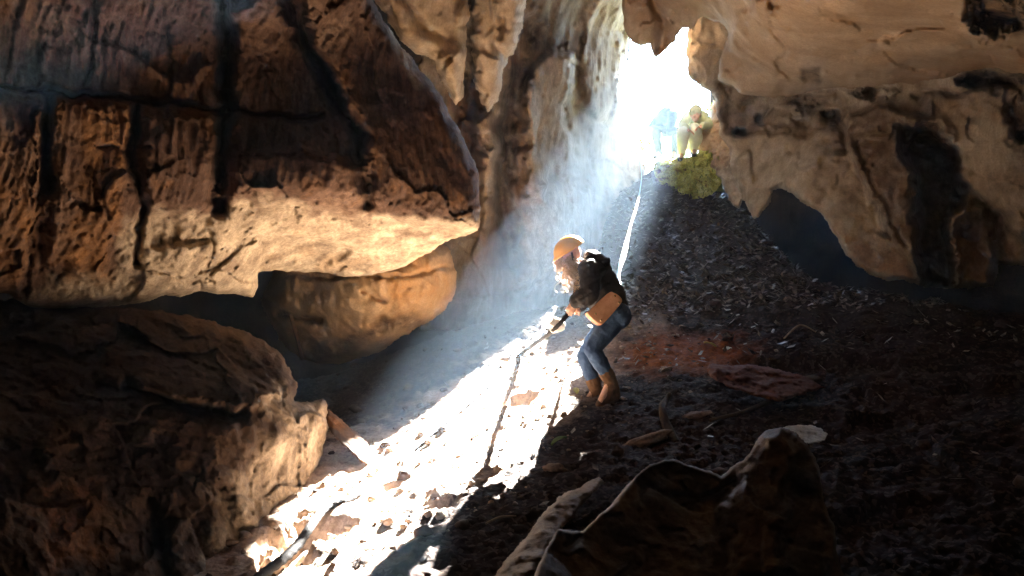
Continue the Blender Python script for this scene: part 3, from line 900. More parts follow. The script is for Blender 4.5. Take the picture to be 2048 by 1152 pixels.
def strap_mesh(pts, w):
    V, Q = [], []
    for i, p in enumerate(pts):
        tg = pts[min(i + 1, len(pts) - 1)] - pts[max(i - 1, 0)]
        x, y, a = frame(tg, f0)
        for dx, dy in ((-w, -.0015), (w, -.0015), (w, .0015), (-w, .0015)):
            V.append(p + x * dx + y * dy)
    for i in range(len(pts) - 1):
        for k in range(4):
            Q.append((i * 4 + k, i * 4 + (k + 1) % 4, (i + 1) * 4 + (k + 1) % 4, (i + 1) * 4 + k))
    return V, Q


# ---- the climber.  c(x, y, d): a point of the close-up crop at distance d
BOOT_D = ray_floor(1192, 812, lambda x, y: floor_h(x, y, False)) - .02
KD = BOOT_D / 6.85


def cp(x, y, d):
    return W(1040 + x / 2.88, 440 + y / 2.88, d * KD)


J = dict(head=cp(292, 205, 6.98), neck=cp(362, 262, 7.0), chest=cp(430, 315, 7.0), waist=cp(492, 430, 7.0), pelvis=cp(535, 540, 7.0),
         ls=cp(400, 290, 6.83), rs=cp(385, 280, 7.17), le=cp(405, 425, 6.76), lw=cp(322, 470, 6.80), re=cp(350, 410, 7.22), rw=cp(352, 498, 7.05),
         lh=cp(540, 565, 6.91), rh=cp(530, 565, 7.09), lk=cp(415, 742, 6.82), la=cp(522, 925, 6.9), lt=cp(458, 1062, 6.84),
         rk=cp(372, 782, 7.06), ra=cp(436, 975, 7.10), rt=cp(378, 1058, 7.06))
base = J['lt'].copy()
PER = fuse('person', head_pieces(J['head'], (-.80, -.22, -.52), (-.50, -.05, .84), .98)[0]
           + chain([J['head'] + np.array([.03, 0, -.06]), J['neck'], J['chest']], [.052, .052, .06])
           + chain([J['chest'], J['waist'], J['pelvis']], [.11, .105, .12], .8, (1, 0, .5))
           + chain([J['ls'], J['le'], J['lw']], [.05, .042, .027]) + chain([J['rs'], J['re'], J['rw']], [.05, .042, .027])
           + [capsule(J['ls'], J['rs'], .055, .055)]
           + hand_pieces(J['lw'], cp(302, 500, 6.8) - J['lw'], (-.1, 1, -.3), 1.0, .95, 1) + hand_pieces(J['rw'], cp(322, 512, 7.0) - J['rw'], (.2, -1, -.4), 1.0, .95, -1)
           + chain([J['lh'], J['lk'], J['la']], [.085, .05, .036]) + chain([J['rh'], J['rk'], J['ra']], [.085, .05, .036])
           + [capsule(J['la'], J['lt'], .035, .03), capsule(J['ra'], J['rt'], .035, .03)], .006, M_SKIN, iters=3)
tag(PER, 'climber in orange helmet, dark jacket and jeans stooping over the black rope', 'person')
f0, u0_ = unit((-.80, -.22, -.52)), unit((-.50, -.05, .84))

# jacket: back, shoulders, sleeves, hood, hem
up_t = unit(J['chest'] - J['waist'])
jk = chain([J['neck'] + np.array([.02, 0, -.03]), J['chest'], J['waist'], J['pelvis'] + up_t * .075], [.085, .145, .155, .165], .86, (0, 1, 0))
jk += [capsule(J['ls'], J['rs'], .088, .088), capsule(J['chest'] + (J['ls'] - J['chest']) * .4, J['ls'], .11, .085), capsule(J['chest'] + (J['rs'] - J['chest']) * .4, J['rs'], .11, .085)]
jk += chain([J['ls'], (J['ls'] + J['le']) / 2, J['le'], J['lw'] * .55 + J['le'] * .45, J['lw'] * .93 + J['le'] * .07], [.085, .078, .074, .075, .058])
jk += chain([J['rs'], (J['rs'] + J['re']) / 2, J['re'], J['rw'] * .9 + J['re'] * .1], [.082, .072, .066, .052])
jk += [ellipsoid(cp(462, 240, 7.0), (unit((.9, 0, -.5)), (0, 1, 0), unit((.5, 0, .9))), (.085, .12, .055)), ellipsoid(cp(425, 215, 7.0), (unit((.9, 0, -.3)), (0, 1, 0), unit((.3, 0, .9))), (.08, .105, .05)), capsule(cp(395, 225, 6.92), cp(495, 235, 6.92), .03, .035)]


def quilt(co, no):
    t = (co - J['pelvis']) @ up_t
    w = wrinkles(.007, 11, 2)(co, no)
    return w * .75 + .006 * np.abs(np.sin(t * 48)) - .002


JK = fuse('jacket', jk, .0075, M_JACK, PER, 3, quilt)
jn = chain([J['pelvis'] + up_t * .06, J['pelvis'] - up_t * .02], [.125, .13], .95, (0, 1, 0))
jn += [capsule(J['lh'] + np.array([.03, 0, .02]), J['rh'] + np.array([.03, 0, .02]), .115, .115)]
jn += chain([J['lh'], J['lh'] * .5 + J['lk'] * .5, J['lk'], J['lk'] * .6 + J['la'] * .4, J['la'] * .92 + J['lk'] * .08], [.108, .092, .066, .066, .047])
jn += chain([J['rh'], J['rh'] * .5 + J['rk'] * .5, J['rk'], J['rk'] * .6 + J['ra'] * .4, J['ra'] * .95 + J['rk'] * .05], [.104, .09, .064, .063, .046])
fuse('jeans', jn, .0075, M_JEAN, PER, 3, wrinkles(.0045, 13, 6))
for an, to, kn, hl in ((J['la'], J['lt'], J['lk'], cp(548, 1010, 6.93)), (J['ra'], J['rt'], J['rk'], cp(470, 1030, 7.12))):
    sh = unit(kn - an)
    bt = fuse('boot', chain([an + sh * .075, an + sh * .02, hl * .6 + an * .4, hl], [.056, .053, .05, .042]) + chain([hl, hl * .45 + to * .55 + np.array([0, 0, .018]), to], [.042, .043, .032], .9, (0, 1, 0))
              + [capsule(an, hl * .4 + to * .6, .048, .036), capsule(an + sh * .05, an + sh * .085, .059, .06)], .006, M_BOOT, PER, 3, wrinkles(.004, 16, 8))
    dn = np.array([-.12, 0, -.032])
    so = fuse('sole', chain([hl + np.array([.004, 0, -.036]), to * .6 + hl * .4 + np.array([0, 0, -.03]), to + np.array([-.006, 0, -.024])], [.034, .034, .028], 1.0, (0, 1, 0)), .006, M_SOLE, bt, 2)
# helmet: shell, brim, lamp and strap
hc = J['head'] + u0_ * .045 - f0 * .012
l0 = np.cross(u0_, f0)
V, Fc = [], []
nth, nph = 15, 40
for shell, off in ((0, 0), (1, -.006)):
    for i in range(nth + 1):
        th = (math.pi * .52) * i / nth
        for k in range(nph):
            ph = 2 * math.pi * k / nph
            rr = np.array([.110 + off, .142 + off, .118 + off])
            rib = 1 + (.018 * max(0, math.cos(ph * 2)) ** 6 * math.sin(th) if not shell else 0)
            brim = (.020 * max(0, math.cos(ph)) ** 1.5 + .006) * smooth(nth - 2.5, nth, i)
            V.append(hc + (l0 * math.sin(ph) * (rr[0] * math.sin(th) + brim) + f0 * math.cos(ph) * (rr[1] * math.sin(th) + brim) + u0_ * rr[2] * math.cos(th)) * rib)
nn_ = (nth + 1) * nph
for s_ in (0, 1):
    for i in range(nth):
        for k in range(nph):
            q = (i * nph + k, (i + 1) * nph + k, (i + 1) * nph + (k + 1) % nph, i * nph + (k + 1) % nph)
            q = tuple(x + s_ * nn_ for x in q)
            Fc.append(q if s_ == 0 else q[::-1])
for k in range(nph):
    a_, b_ = nth * nph + k, nth * nph + (k + 1) % nph
    Fc.append((a_, a_ + nn_, b_ + nn_, b_))
HE = link('helmet', mesh_fast('helmet', V, Fc), M_HELM, PER)
sp = []
for t in np.linspace(0, 1, 9):
    a = math.pi * t
    sp.append(hc + l0 * .092 * math.cos(a) - u0_ * (.02 + .155 * math.sin(a)) + f0 * (.02 + .05 * math.sin(a)))
link('chin_strap', mesh_fast('chin_strap', *strap_mesh(sp, .009)), M_BLACK, HE)
# fair curly hair spilling from under the helmet
hv, hf = [], []


def strand(p, d, L, r, curl, seed, n=22):
    rs = np.random.default_rng(seed)
    p = np.asarray(p, float)
    ph = rs.uniform(0, 6.28)
    d = np.asarray(d, float)
    pts = []
    fr = rs.uniform(55, 95)
    for i in range(n):
        t = i / (n - 1)
        g = d * (1 - t * .6) + np.array([0, 0, -1]) * t * .9
        p = p + unit(g) * L / n
        pts.append(p + curl * min(1, t * 2.5) * np.array([math.cos(ph + t * L * fr), math.sin(ph + t * L * fr), .5 * math.sin(ph * 2 + t * L * fr)]))
    b = len(hv)
    for i, q in enumerate(pts):
        tg = pts[min(i + 1, n - 1)] - pts[max(i - 1, 0)]
        x, y, a = frame(tg, (0, 1, .3))
        rr = r * (1 - .75 * (i / (n - 1)) ** 2)
        for k in range(5):
            hv.append(q + x * rr * math.cos(k * 1.2566) + y * rr * math.sin(k * 1.2566))
    for i in range(n - 1):
        for k in range(5):
            hf.append((b + i * 5 + k, b + i * 5 + (k + 1) % 5, b + (i + 1) * 5 + (k + 1) % 5, b + (i + 1) * 5 + k))


hr = np.random.default_rng(5)
for k in range(150):
    if k < 60:      # fringe at the brow
        st = hc + f0 * .095 + l0 * hr.uniform(-.08, .08) - u0_ * hr.uniform(-.01, .04)
        strand(st, f0 * .8 - u0_ * .5, hr.uniform(.06, .13), .0036, .02, k)
    else:           # long locks beside the cheeks and down the front of the jacket
        sgn = 1 if hr.random() < .5 else -1
        st = hc + f0 * hr.uniform(-.02, .08) + l0 * .066 * sgn - u0_ * hr.uniform(.02, .07)
        strand(st, f0 * hr.uniform(.2, 1.0) - u0_ * 1.0 + l0 * sgn * .15, hr.uniform(.10, .33), .0036, .026, k)
link('hair', mesh_fast('hair', hv, hf), M_HAIR, PER)
for sg in (1, -1):
    g = head_pieces(J['head'], f0, u0_, .98)[1]
    v, fcs = ellipsoid(g(.078, sg * .031, -.006), (l0, f0, u0_), (.012, .012, .012), 8)
    me = bpy.data.meshes.new('eye')
    me.from_pydata([tuple(x) for x in v], [], fcs)
    link('eye', me, plain_mat('eye', (.75, .72, .7), (.8, .78, .75), .2, .5, 4), PER)

# ---- her bag: a hard tan leather pouch on the hip
bq = [cp(505, 424, 6.80), cp(540, 420, 6.80), cp(578, 446, 6.80), cp(586, 472, 6.80), cp(556, 512, 6.78), cp(490, 586, 6.74), cp(462, 600, 6.72), cp(432, 588, 6.72), cp(384, 540, 6.74), cp(400, 520, 6.75)]
bc = np.mean(bq, 0)
bn = unit(np.cross(bq[3] - bq[8], bq[6] - bq[1]))
if bn[1] > 0:
    bn = -bn


def slab(name, ring, th, mat, parent, bev=.012, shrink=1.0, off=0.0):
    """a padded plate with rounded rim from a closed ring of points"""
    ring = [bc + (np.asarray(p) - bc) * shrink for p in ring]
    pts = []
    for i in range(len(ring)):        # Catmull-Rom round the outline
        p0, p1, p2, p3 = ring[i - 1], ring[i], ring[(i + 1) % len(ring)], ring[(i + 2) % len(ring)]
        for t in np.linspace(0, 1, 6, endpoint=False):
            pts.append(.5 * ((2 * p1) + (p2 - p0) * t + (2 * p0 - 5 * p1 + 4 * p2 - p3) * t * t + (3 * p1 - p0 - 3 * p2 + p3) * t ** 3))
    n = len(pts)
    V, Fq, T = [], [], []
    lay = [(-th, -bev), (-th + bev * .4, 0), (-bev * .4, 0), (0, -bev * .4), (bev * .35, -bev * 1.4), (bev * .5, -.04)]
    for o, ins in lay:
        for p in pts:
            r = p - bc
            V.append(bc + r * (1 + ins / (np.linalg.norm(r) + 1e-9)) + bn * (o + off))
    for i in range(len(lay) - 1):
        for k in range(n):
            Fq.append((i * n + k, i * n + (k + 1) % n, (i + 1) * n + (k + 1) % n, (i + 1) * n + k))
    V.append(bc + bn * (bev * .55 + off))
    V.append(bc - bn * (th - off))
    for k in range(n):
        T.append(((len(lay) - 1) * n + k, (len(lay) - 1) * n + (k + 1) % n, len(V) - 2))
        T.append((k, len(V) - 1, (k + 1) % n))
    return link(name, mesh_fast(name, V, Fq, True, T), mat, parent)


BAG = slab('bag', bq, .06, M_LEATH, None)
tag(BAG, 'tan leather pouch with brass studs hanging at the hip of the climber', 'bag')
slab('flap', bq, .012, M_LEATH, BAG, .006, .985, .016)
for x, y in ((546, 438), (570, 476), (432, 544), (464, 580)):
    p = cp(x, y, 6.79 - (y - 438) * .0004)
    p = p - bn * np.dot(p - bc, bn) + bn * .024
    v, fcs = ellipsoid(p, (unit(np.cross(bn, (0, 0, 1))), unit(np.cross(bn, np.cross(bn, (0, 0, 1)))), bn), (.009, .009, .006), 8)
    me = bpy.data.meshes.new('stud')
    me.from_pydata([tuple(q) for q in v], [], fcs)
    link('stud', me, M_BRASS, BAG)
slab('edge_strap', [bc + (p - bc) * np.array([1, 1, 1]) for p in bq], .012, M_LEATH2, BAG, .004, 1.02, -.03)


# ---- two people sitting in the daylight of the entrance
def sitter(name, D, jt, cols, label, r=1.0):
    """jt: photo pixels of the joints -> (u, v, distance offset)"""
    j = {k: W(a, b, D + o) for k, (a, b, o) in jt.items()}
    hd = unit(j['face'] - j['head'])
    p = fuse(name, head_pieces(j['head'], hd, (0.05, .1, 1), 1.0)[0] + chain([j['head'] - np.array([0, 0, .06]), j['neck'], j['chest']], [.055, .055, .07])
             + chain([j['chest'], j['waist'], j['pelvis']], [.115, .11, .125], .8, (0, 1, 0)) + [capsule(j['ls'], j['rs'], .06, .06)]
             + chain([j['ls'], j['le'], j['lw']], [.05, .043, .028]) + chain([j['rs'], j['re'], j['rw']], [.05, .043, .028])
             + hand_pieces(j['lw'], j['lf'] - j['lw'], (0, -.3, -1), .4) + hand_pieces(j['rw'], j['rf'] - j['rw'], (0, -.3, -1), .4, 1, -1)
             + chain([j['lh'], j['lk'], j['la'], j['lt']], [.085, .055, .04, .035]) + chain([j['rh'], j['rk'], j['ra'], j['rt']], [.085, .055, .04, .035]), .009, M_SKIN, iters=2)
    tag(p, label, 'person')
    up = unit(j['chest'] - j['waist'])
    fuse('shirt', chain([j['neck'] - np.array([0, 0, .05]), j['chest'], j['waist'], j['pelvis'] + up * .05], [.075, .145, .145, .15], .85, (0, 1, 0)) + [capsule(j['ls'], j['rs'], .082, .082)]
         + chain([j['ls'], j['le'], j['lw'] * .9 + j['le'] * .1], [.08, .064, .048]) + chain([j['rs'], j['re'], j['rw'] * .9 + j['re'] * .1], [.08, .064, .048]), .01, cols[0], p, 3, wrinkles(.006, 10, 3))
    fuse('trousers', chain([j['pelvis'] + up * .06, j['pelvis']], [.14, .145], .9, (0, 1, 0)) + [capsule(j['lh'], j['rh'], .12, .12)]
         + chain([j['lh'], j['lk'], j['la']], [.11 * r, .082 * r, .058]) + chain([j['rh'], j['rk'], j['ra']], [.11 * r, .082 * r, .058]), .01, cols[1], p, 3, wrinkles(.006, 10, 4))
    for a, t in ((j['la'], j['lt']), (j['ra'], j['rt'])):
        fuse('shoe', chain([a + np.array([0, .04, -.05]), t], [.05, .042], .8, (0, 0, 1)) + [capsule(a + np.array([0, 0, .03]), a + np.array([0, .02, -.05]), .05, .05)], .009, cols[2], p, 2)
    hc_ = j['head'] + np.array([0, .02, .035])
    if len(cols) > 4:      # a soft cap with a peak over the bowed face
        fuse('cap', [ellipsoid(hc_ + np.array([0, -.01, .012]), ((1, 0, 0), hd, np.cross((1, 0, 0), hd)), (.098, .112, .10)), capsule(hc_ + hd * .06 + np.array([.05, -.03, .03]), hc_ + hd * .06 + np.array([-.05, -.03, .03]), .04, .04)], .009, cols[4], p, 2, wrinkles(.005, 18, 5))
    fuse('hair', [ellipsoid(hc_, ((1, 0, 0), hd, (0, 0, 1)), (.088, .1, .095)), ellipsoid(hc_ - hd * .05 + np.array([0, 0, -.05]), ((1, 0, 0), hd, (0, 0, 1)), (.075, .06, .08))], .009, cols[3], p, 2, wrinkles(.006, 22, 5))
    return p


M_BLUE = plain_mat('blue grey cotton', (.04, .07, .11), (.065, .10, .15), .85, .2, 12, .3)
M_BLUE2 = plain_mat('grey blue cloth', (.09, .13, .16), (.13, .18, .21), .85, .2, 12, .3)
M_GREEN = plain_mat('sage green cotton', (.60, .66, .58), (.70, .75, .67), .85, .2, 12, .3)  # sage and olive cloth paled to stand in for the glare
M_OLIVE = plain_mat('olive cloth', (.42, .46, .28), (.52, .56, .38), .85, .2, 12, .3)
M_SHOE = plain_mat('dark shoe', (.05, .05, .055), (.09, .09, .09), .7, .3, 20)
M_BROWNHAIR = plain_mat('brown hair', (.40, .30, .2), (.5, .4, .28), .5, .4, 40)  # hair colour paled towards the glare as well
sitter('person', 14.6, dict(head=(1351, 233, -.1), face=(1350, 242, -.6), neck=(1343, 228, 0), chest=(1333, 230, .05), waist=(1320, 244, .15), pelvis=(1308, 262, .2), ls=(1346, 230, -.15), rs=(1334, 226, .25),
                             le=(1340, 264, -.3), lw=(1354, 258, -.4), lf=(1360, 264, -.45), re=(1318, 250, .1), rw=(1322, 266, -.15), rf=(1316, 274, -.25),
                             lh=(1310, 264, .05), rh=(1304, 262, .25), lk=(1352, 264, -.3), la=(1349, 305, -.35), lt=(1342, 317, -.55), rk=(1312, 268, -.25), ra=(1318, 306, -.3), rt=(1310, 315, -.5)),
       (M_BLUE, M_BLUE2, M_SHOE, M_BROWNHAIR), 'person in blue grey clothes sitting in the glare of the hole, elbow on one knee')
sitter('person', 13.0, dict(head=(1391, 228, -.30), face=(1388, 242, -.62), neck=(1392, 226, -.12), chest=(1391, 236, .0), waist=(1388, 260, .15), pelvis=(1383, 282, .2), ls=(1405, 232, -.05), rs=(1376, 233, -.05),
                            le=(1418, 250, -.15), lw=(1402, 252, -.4), lf=(1394, 256, -.45), re=(1364, 250, -.15), rw=(1374, 258, -.4), rf=(1382, 262, -.45),
                            lh=(1391, 283, .1), rh=(1375, 285, .1), lk=(1389, 258, -.34), la=(1388, 300, -.18), lt=(1389, 311, -.38), rk=(1366, 265, -.38), ra=(1363, 308, -.2), rt=(1360, 319, -.4)),
       (M_OLIVE, M_GREEN, M_SHOE, M_BROWNHAIR, plain_mat('olive cap cloth', (.30, .33, .2), (.38, .42, .27), .85, .2, 12, .3)), 'person in olive and sage green crouching with knees together on the mossy mound', 1.15)
# ------------------------------------------------------------------ entrance: moss, bushes, the ground and trees outside
def moss_mat():
    m, nt = nt_new('moss')
    out = N(nt, 'ShaderNodeOutputMaterial')
    b = N(nt, 'ShaderNodeBsdfPrincipled')
    b.inputs['Roughness'].default_value = .9
    b.inputs['Specular IOR Level'].default_value = .15
    nt.links.new(b.outputs[0], out.inputs[0])
    co = N(nt, 'ShaderNodeTexCoord').outputs['Object']
    n = noise_node(nt, co, 5, 8, .65)
    c = ramp(nt, n, [(.36, (.16, .10, .05)), (.43, (.40, .38, .08)), (.54, (.56, .58, .15)), (.68, (.66, .66, .28))])
    g = ramp(nt, noise_node(nt, co, 45, 6, .7), [(.3, (.55,) * 3), (.7, (1.4,) * 3)])
    nt.links.new(mixc(nt, 1.0, c, g, 'MULTIPLY'), b.inputs['Base Color'])
    bp = N(nt, 'ShaderNodeBump')
    bp.inputs['Strength'].default_value = .9
    bp.inputs['Distance'].default_value = .04
    nt.links.new(noise_node(nt, co, 30, 8, .7), bp.inputs['Height'])
    nt.links.new(bp.outputs[0], b.inputs['Normal'])
    return m


M_MOSS = moss_mat()
MO = relief('mossy_mound', [(1303, 338), (1314, 322), (1345, 316), (1380, 314), (1402, 302), (1432, 300), (1450, 320), (1456, 350), (1440, 372), (1425, 390), (1395, 402), (1370, 408), (1345, 398), (1325, 380), (1312, 358)],
            [(1308, 350, 12.55), (1345, 322, 12.6), (1430, 310, 12.6), (1380, 360, 12.05), (1440, 370, 12.2), (1380, 405, 12.1), (1330, 380, 12.2)],
            M_MOSS, step=2, edge=(4, 16), round_w=12, round_d=.15, thick=.7, seed=14, noise=((2, .07, 3), (5, .08, 4), (15, .03, 3)))
tag(MO, 'yellow green mossy mound at the foot of the daylit hole, under the crouching person', 'mound')
MR = relief('mossy_rock', [(1427, 200), (1450, 215), (1475, 250), (1490, 300), (1495, 370), (1480, 420), (1455, 400), (1440, 360), (1412, 335), (1396, 318), (1395, 292), (1404, 262), (1420, 240)],
            [(1427, 205, 13.0), (1396, 300, 12.9), (1440, 280, 12.5), (1490, 320, 12.1), (1480, 415, 11.7), (1440, 350, 12.2)],
            M_TAN, step=2, edge=(4, 18), round_w=10, round_d=.2, thick=1.3, seed=15, noise=((2, .06, 3), (5, .06, 4), (15, .02, 3)),
            masks=[(1, 'poly', [(1400, 200), (1460, 220), (1450, 330), (1395, 330)], 10, .5)])
tag(MR, 'yellowish rock edge on the right rim of the daylit hole beside the crouching person', 'rock')


def blades(name, pts, L, w, mat, seed, droop=.5):
    rs = np.random.default_rng(seed)
    V, Q = [], []
    for p in pts:
        a = rs.uniform(0, 6.283)
        d = np.array([math.cos(a), math.sin(a), 0])
        s = np.array([-d[1], d[0], 0]) * w * rs.uniform(.6, 1.3)
        l = L * rs.uniform(.5, 1.3)
        ln = rs.uniform(.2, .9)
        b = len(V)
        for i in range(4):
            t = i / 3
            c = np.asarray(p) + d * l * ln * t + np.array([0, 0, l * (t - droop * t * t)])
            k = 1 - .85 * t
            V.append(c - s * k)
            V.append(c + s * k)
        for i in range(3):
            Q.append((b + 2 * i, b + 2 * i + 1, b + 2 * i + 3, b + 2 * i + 2))
    return mesh_fast(name, V, Q)


M_GRASS = plain_mat('yellow green blades', (.20, .26, .05), (.36, .40, .12), .6, .3, 9, translucent=.4)
M_LEAFGREEN = plain_mat('green leaf', (.06, .13, .03), (.13, .22, .05), .5, .4, 6, translucent=.45)
M_BARK = plain_mat('bark', (.09, .07, .05), (.16, .12, .09), .9, .1, 12, .7, 40, stretch=(3, 3, .5))


def verts_of(o):
    n = len(o.data.vertices)
    a = np.empty(n * 3, np.float32)
    a2 = np.empty(n * 3, np.float32)
    o.data.vertices.foreach_get('co', a)
    o.data.vertices.foreach_get('normal', a2)
    return a.reshape(-1, 3) + np.array(o.location), a2.reshape(-1, 3)


vv, vn = verts_of(MO)
fr = vv[(vn[:, 2] > .1) & (vv[:, 1] < 12.75)]
gp = fr[rng.integers(0, len(fr), 420)]
tag(link('grass', blades('grass', gp, .17, .008, M_GRASS, 3, .9), M_GRASS), kind='stuff')
og = np.stack([rng.uniform(1.2, 4.6, 1300), rng.uniform(13.4, 17, 1300), np.full(1300, 2.03)], 1)


def out_h(x, y):
    return 2.02 + .02 * (y - 13) + .12 * fbm(np.stack([x, y, 0 * x], 1), .5, 3, seed=61) * smooth(13.5, 16, y) - .25 * smooth(13.2, 15, y)


xs, ys = np.linspace(-30, 36, 100), np.concatenate([np.linspace(14.3, 20, 60), np.linspace(20.5, 50, 50)])
X, Y = np.meshgrid(xs, ys)
Z = out_h(X.ravel(), Y.ravel())
ii = np.arange(X.size).reshape(X.shape)
q = np.stack([ii[:-1, :-1].ravel(), ii[:-1, 1:].ravel(), ii[1:, 1:].ravel(), ii[1:, :-1].ravel()], 1)
M_TURF = plain_mat('turf', (.09, .12, .03), (.16, .18, .06), .9, .1, 3, .6, 30)
tag(link('ground', mesh_fast('ground', np.stack([X.ravel(), Y.ravel(), Z], 1), q), M_TURF), kind='structure')


def leaf_cloud(centres, radii, n, size, seed):
    rs = np.random.default_rng(seed)
    V, Q = [], []
    for k in range(n):
        i = rs.integers(0, len(centres))
        d = rs.normal(size=3)
        d /= np.linalg.norm(d)
        p = np.asarray(centres[i]) + d * radii[i] * rs.uniform(.25, 1) ** .6 * np.array([1, 1, .8])
        a, b_ = rs.normal(size=3), rs.normal(size=3)
        a /= np.linalg.norm(a)
        b_ = np.cross(a, b_)
        b_ /= np.linalg.norm(b_)
        s = size * rs.uniform(.6, 1.4)
        b = len(V)
        V += [p - a * s, p + b_ * s * .45 + a * .1 * s, p + a * s, p - b_ * s * .45 + a * .1 * s]
        Q.append((b, b + 1, b + 2, b + 3))
    return V, Q


def tree(x, y, h, seed, label):
    rs = np.random.default_rng(seed)
    z0 = float(out_h(np.array([x]), np.array([y]))[0]) - .1
    root = empty('tree', (x, y, z0))
    tag(root, label, 'tree', None)
    top = np.array([x + rs.uniform(-.4, .4), y, z0 + h * .7])
    b0 = np.array([x, y, z0])
    mid = (b0 + top) / 2 + np.array([rs.uniform(-.3, .3), 0, 0])
    pcs = chain([b0, mid, top], [h * .03, h * .022, h * .01])
    cs, rd = [], []
    for k in range(9):
        t = rs.uniform(.35, 1)
        p = b0 + (top - b0) * t
        a = rs.uniform(0, 6.28)
        e = p + np.array([math.cos(a), math.sin(a), rs.uniform(.3, .9)]) * h * rs.uniform(.14, .26)
        pcs += chain([p, e], [h * .009, h * .004])
        cs.append(e)
        rd.append(h * rs.uniform(.10, .17))
    fuse('trunk', pcs, .05, M_BARK, root, 1)
    V, Q = leaf_cloud(cs, rd, 2600, h * .014, seed)
    link('crown', mesh_fast('crown', V, Q, False), M_LEAFGREEN, root)


tree(3.2, 33, 5.6, 1, 'slender green tree seen through the glare in the left half of the hole')
tree(7.4, 36, 6.0, 2, 'green tree washed out by glare in the right half of the hole')
for k, (u, v, d, r, lab) in enumerate([(1418, 232, 14.2, .30, 'pale washed out leafy bush behind the crouching person at the rim of the hole'), (1262, 270, 14.4, .24, 'small leafy bush in the glare at the left rim of the hole')]):
    c = W(u, v, d)
    V, Q = leaf_cloud([c, c + np.array([.15, .1, -.2]), c + np.array([-.1, .1, -.3])], [r, r, r], 420, .05, 70 + k)
    rt = link('bush', mesh_fast('bush', V, Q, False), M_GRASS)
    tag(rt, lab, 'bush')
    st = fuse('stem', chain([c + np.array([0, .1, -.9]), c + np.array([.02, .05, -.3]), c + np.array([.05, .05, .1])], [.02, .014, .006]), .008, M_BARK, rt, 1)

# ------------------------------------------------------------------ rope, tape, sticks, stones, leaves


def tube(name, pts, rad, mat, seg=14, twist=0, parent=None, lob=0.0, flat=1.0):
    pts = [np.asarray(p, float) for p in pts]
    fine = []
    for i in range(len(pts) - 1):
        p0, p1, p2, p3 = pts[max(i - 1, 0)], pts[i], pts[i + 1], pts[min(i + 2, len(pts) - 1)]
        for t in np.linspace(0, 1, 24, endpoint=False):
            fine.append(.5 * ((2 * p1) + (p2 - p0) * t + (2 * p0 - 5 * p1 + 4 * p2 - p3) * t * t + (3 * p1 - p0 - 3 * p2 + p3) * t ** 3))
    fine.append(pts[-1])
    fine = np.array(fine)
    n = len(fine)
    rr = np.interp(np.linspace(0, 1, n), np.linspace(0, 1, len(np.atleast_1d(rad))), np.atleast_1d(rad))
    s = np.concatenate([[0], np.cumsum(np.linalg.norm(np.diff(fine, axis=0), axis=1))])
    V, Q = [], []
    for i in range(n):
        tg = fine[min(i + 1, n - 1)] - fine[max(i - 1, 0)]
        x, y, a = frame(tg, (.3, .2, 1))
        for k in range(seg):
            an = 2 * math.pi * k / seg
            r = rr[i] * (1 + lob * math.cos(3 * an - s[i] * twist))
            V.append(fine[i] + x * r * math.cos(an) * flat + y * r * math.sin(an))
    for i in range(n - 1):
        for k in range(seg):
            Q.append((i * seg + k, i * seg + (k + 1) % seg, (i + 1) * seg + (k + 1) % seg, (i + 1) * seg + k))
    V += [fine[0], fine[-1]]
    T = [(len(V) - 2, (k + 1) % seg, k) for k in range(seg)] + [(len(V) - 1, (n - 1) * seg + k, (n - 1) * seg + (k + 1) % seg) for k in range(seg)]
    return link(name, mesh_fast(name, V, Q, True, T), mat, parent)


fh = lambda x, y: float(floor_h(np.array([x]), np.array([y]))[0])


def gp_(u, v, dz=0.0):
    d = ray_floor(u, v, lambda x, y: floor_h(x, y, False))
    p = W(u, v, d)
    p[2] = fh(p[0], p[1]) + dz
    return p


hd_ = cp(310, 503, 6.9)
M_ROPE = plain_mat('black rope sheath', (.004, .004, .005), (.009, .009, .011), .7, .12, 60, .6, 150)
rp = [cp(352, 470, 7.02), hd_, cp(190, 635, 6.97)]
rp += [gp_(1042, 716, .035), gp_(965, 786, .01), gp_(880, 858, -.01), gp_(790, 932, -.02), gp_(700, 1006, .02), gp_(650, 1046, .06), W(590, 1096, ray_floor(590, 1096) - .12), W(520, 1154, ray_floor(520, 1154) - .15), W(440, 1225, ray_floor(440, 1225) - .15)]
RP = tube('rope', rp, [.018, .018, .018, .020, .022, .022, .023, .024, .025, .026, .026, .026], M_ROPE, 15, 90, lob=.09)
tag(RP, 'thick black rope running from the hands of the climber down across the glaring gravel', 'rope')
# a crumpled pale rag tied on the rope
rg = cp(212, 606, 6.97)
V, Fr = ellipsoid(rg, ((1, 0, 0), (0, 1, 0), (0, 0, 1)), (.042, .035, .038), 26)
V = np.array(V)
dirs = V - rg
V = rg + dirs * (1 + .55 * fbm(V, 14, 3, seed=80, ridged=True) + .25 * fbm(V, 40, 2, seed=81))[:, None]
me = bpy.data.meshes.new('rag')
me.from_pydata([tuple(p) for p in V], [], Fr)
me.polygons.foreach_set('use_smooth', np.ones(len(me.polygons), bool))
tag(link('rag', me, plain_mat('white rag', (.6, .58, .54), (.75, .74, .7), .9, .1, 20, .4)), 'crumpled white rag on the black rope just below the hands of the climber', 'rag')

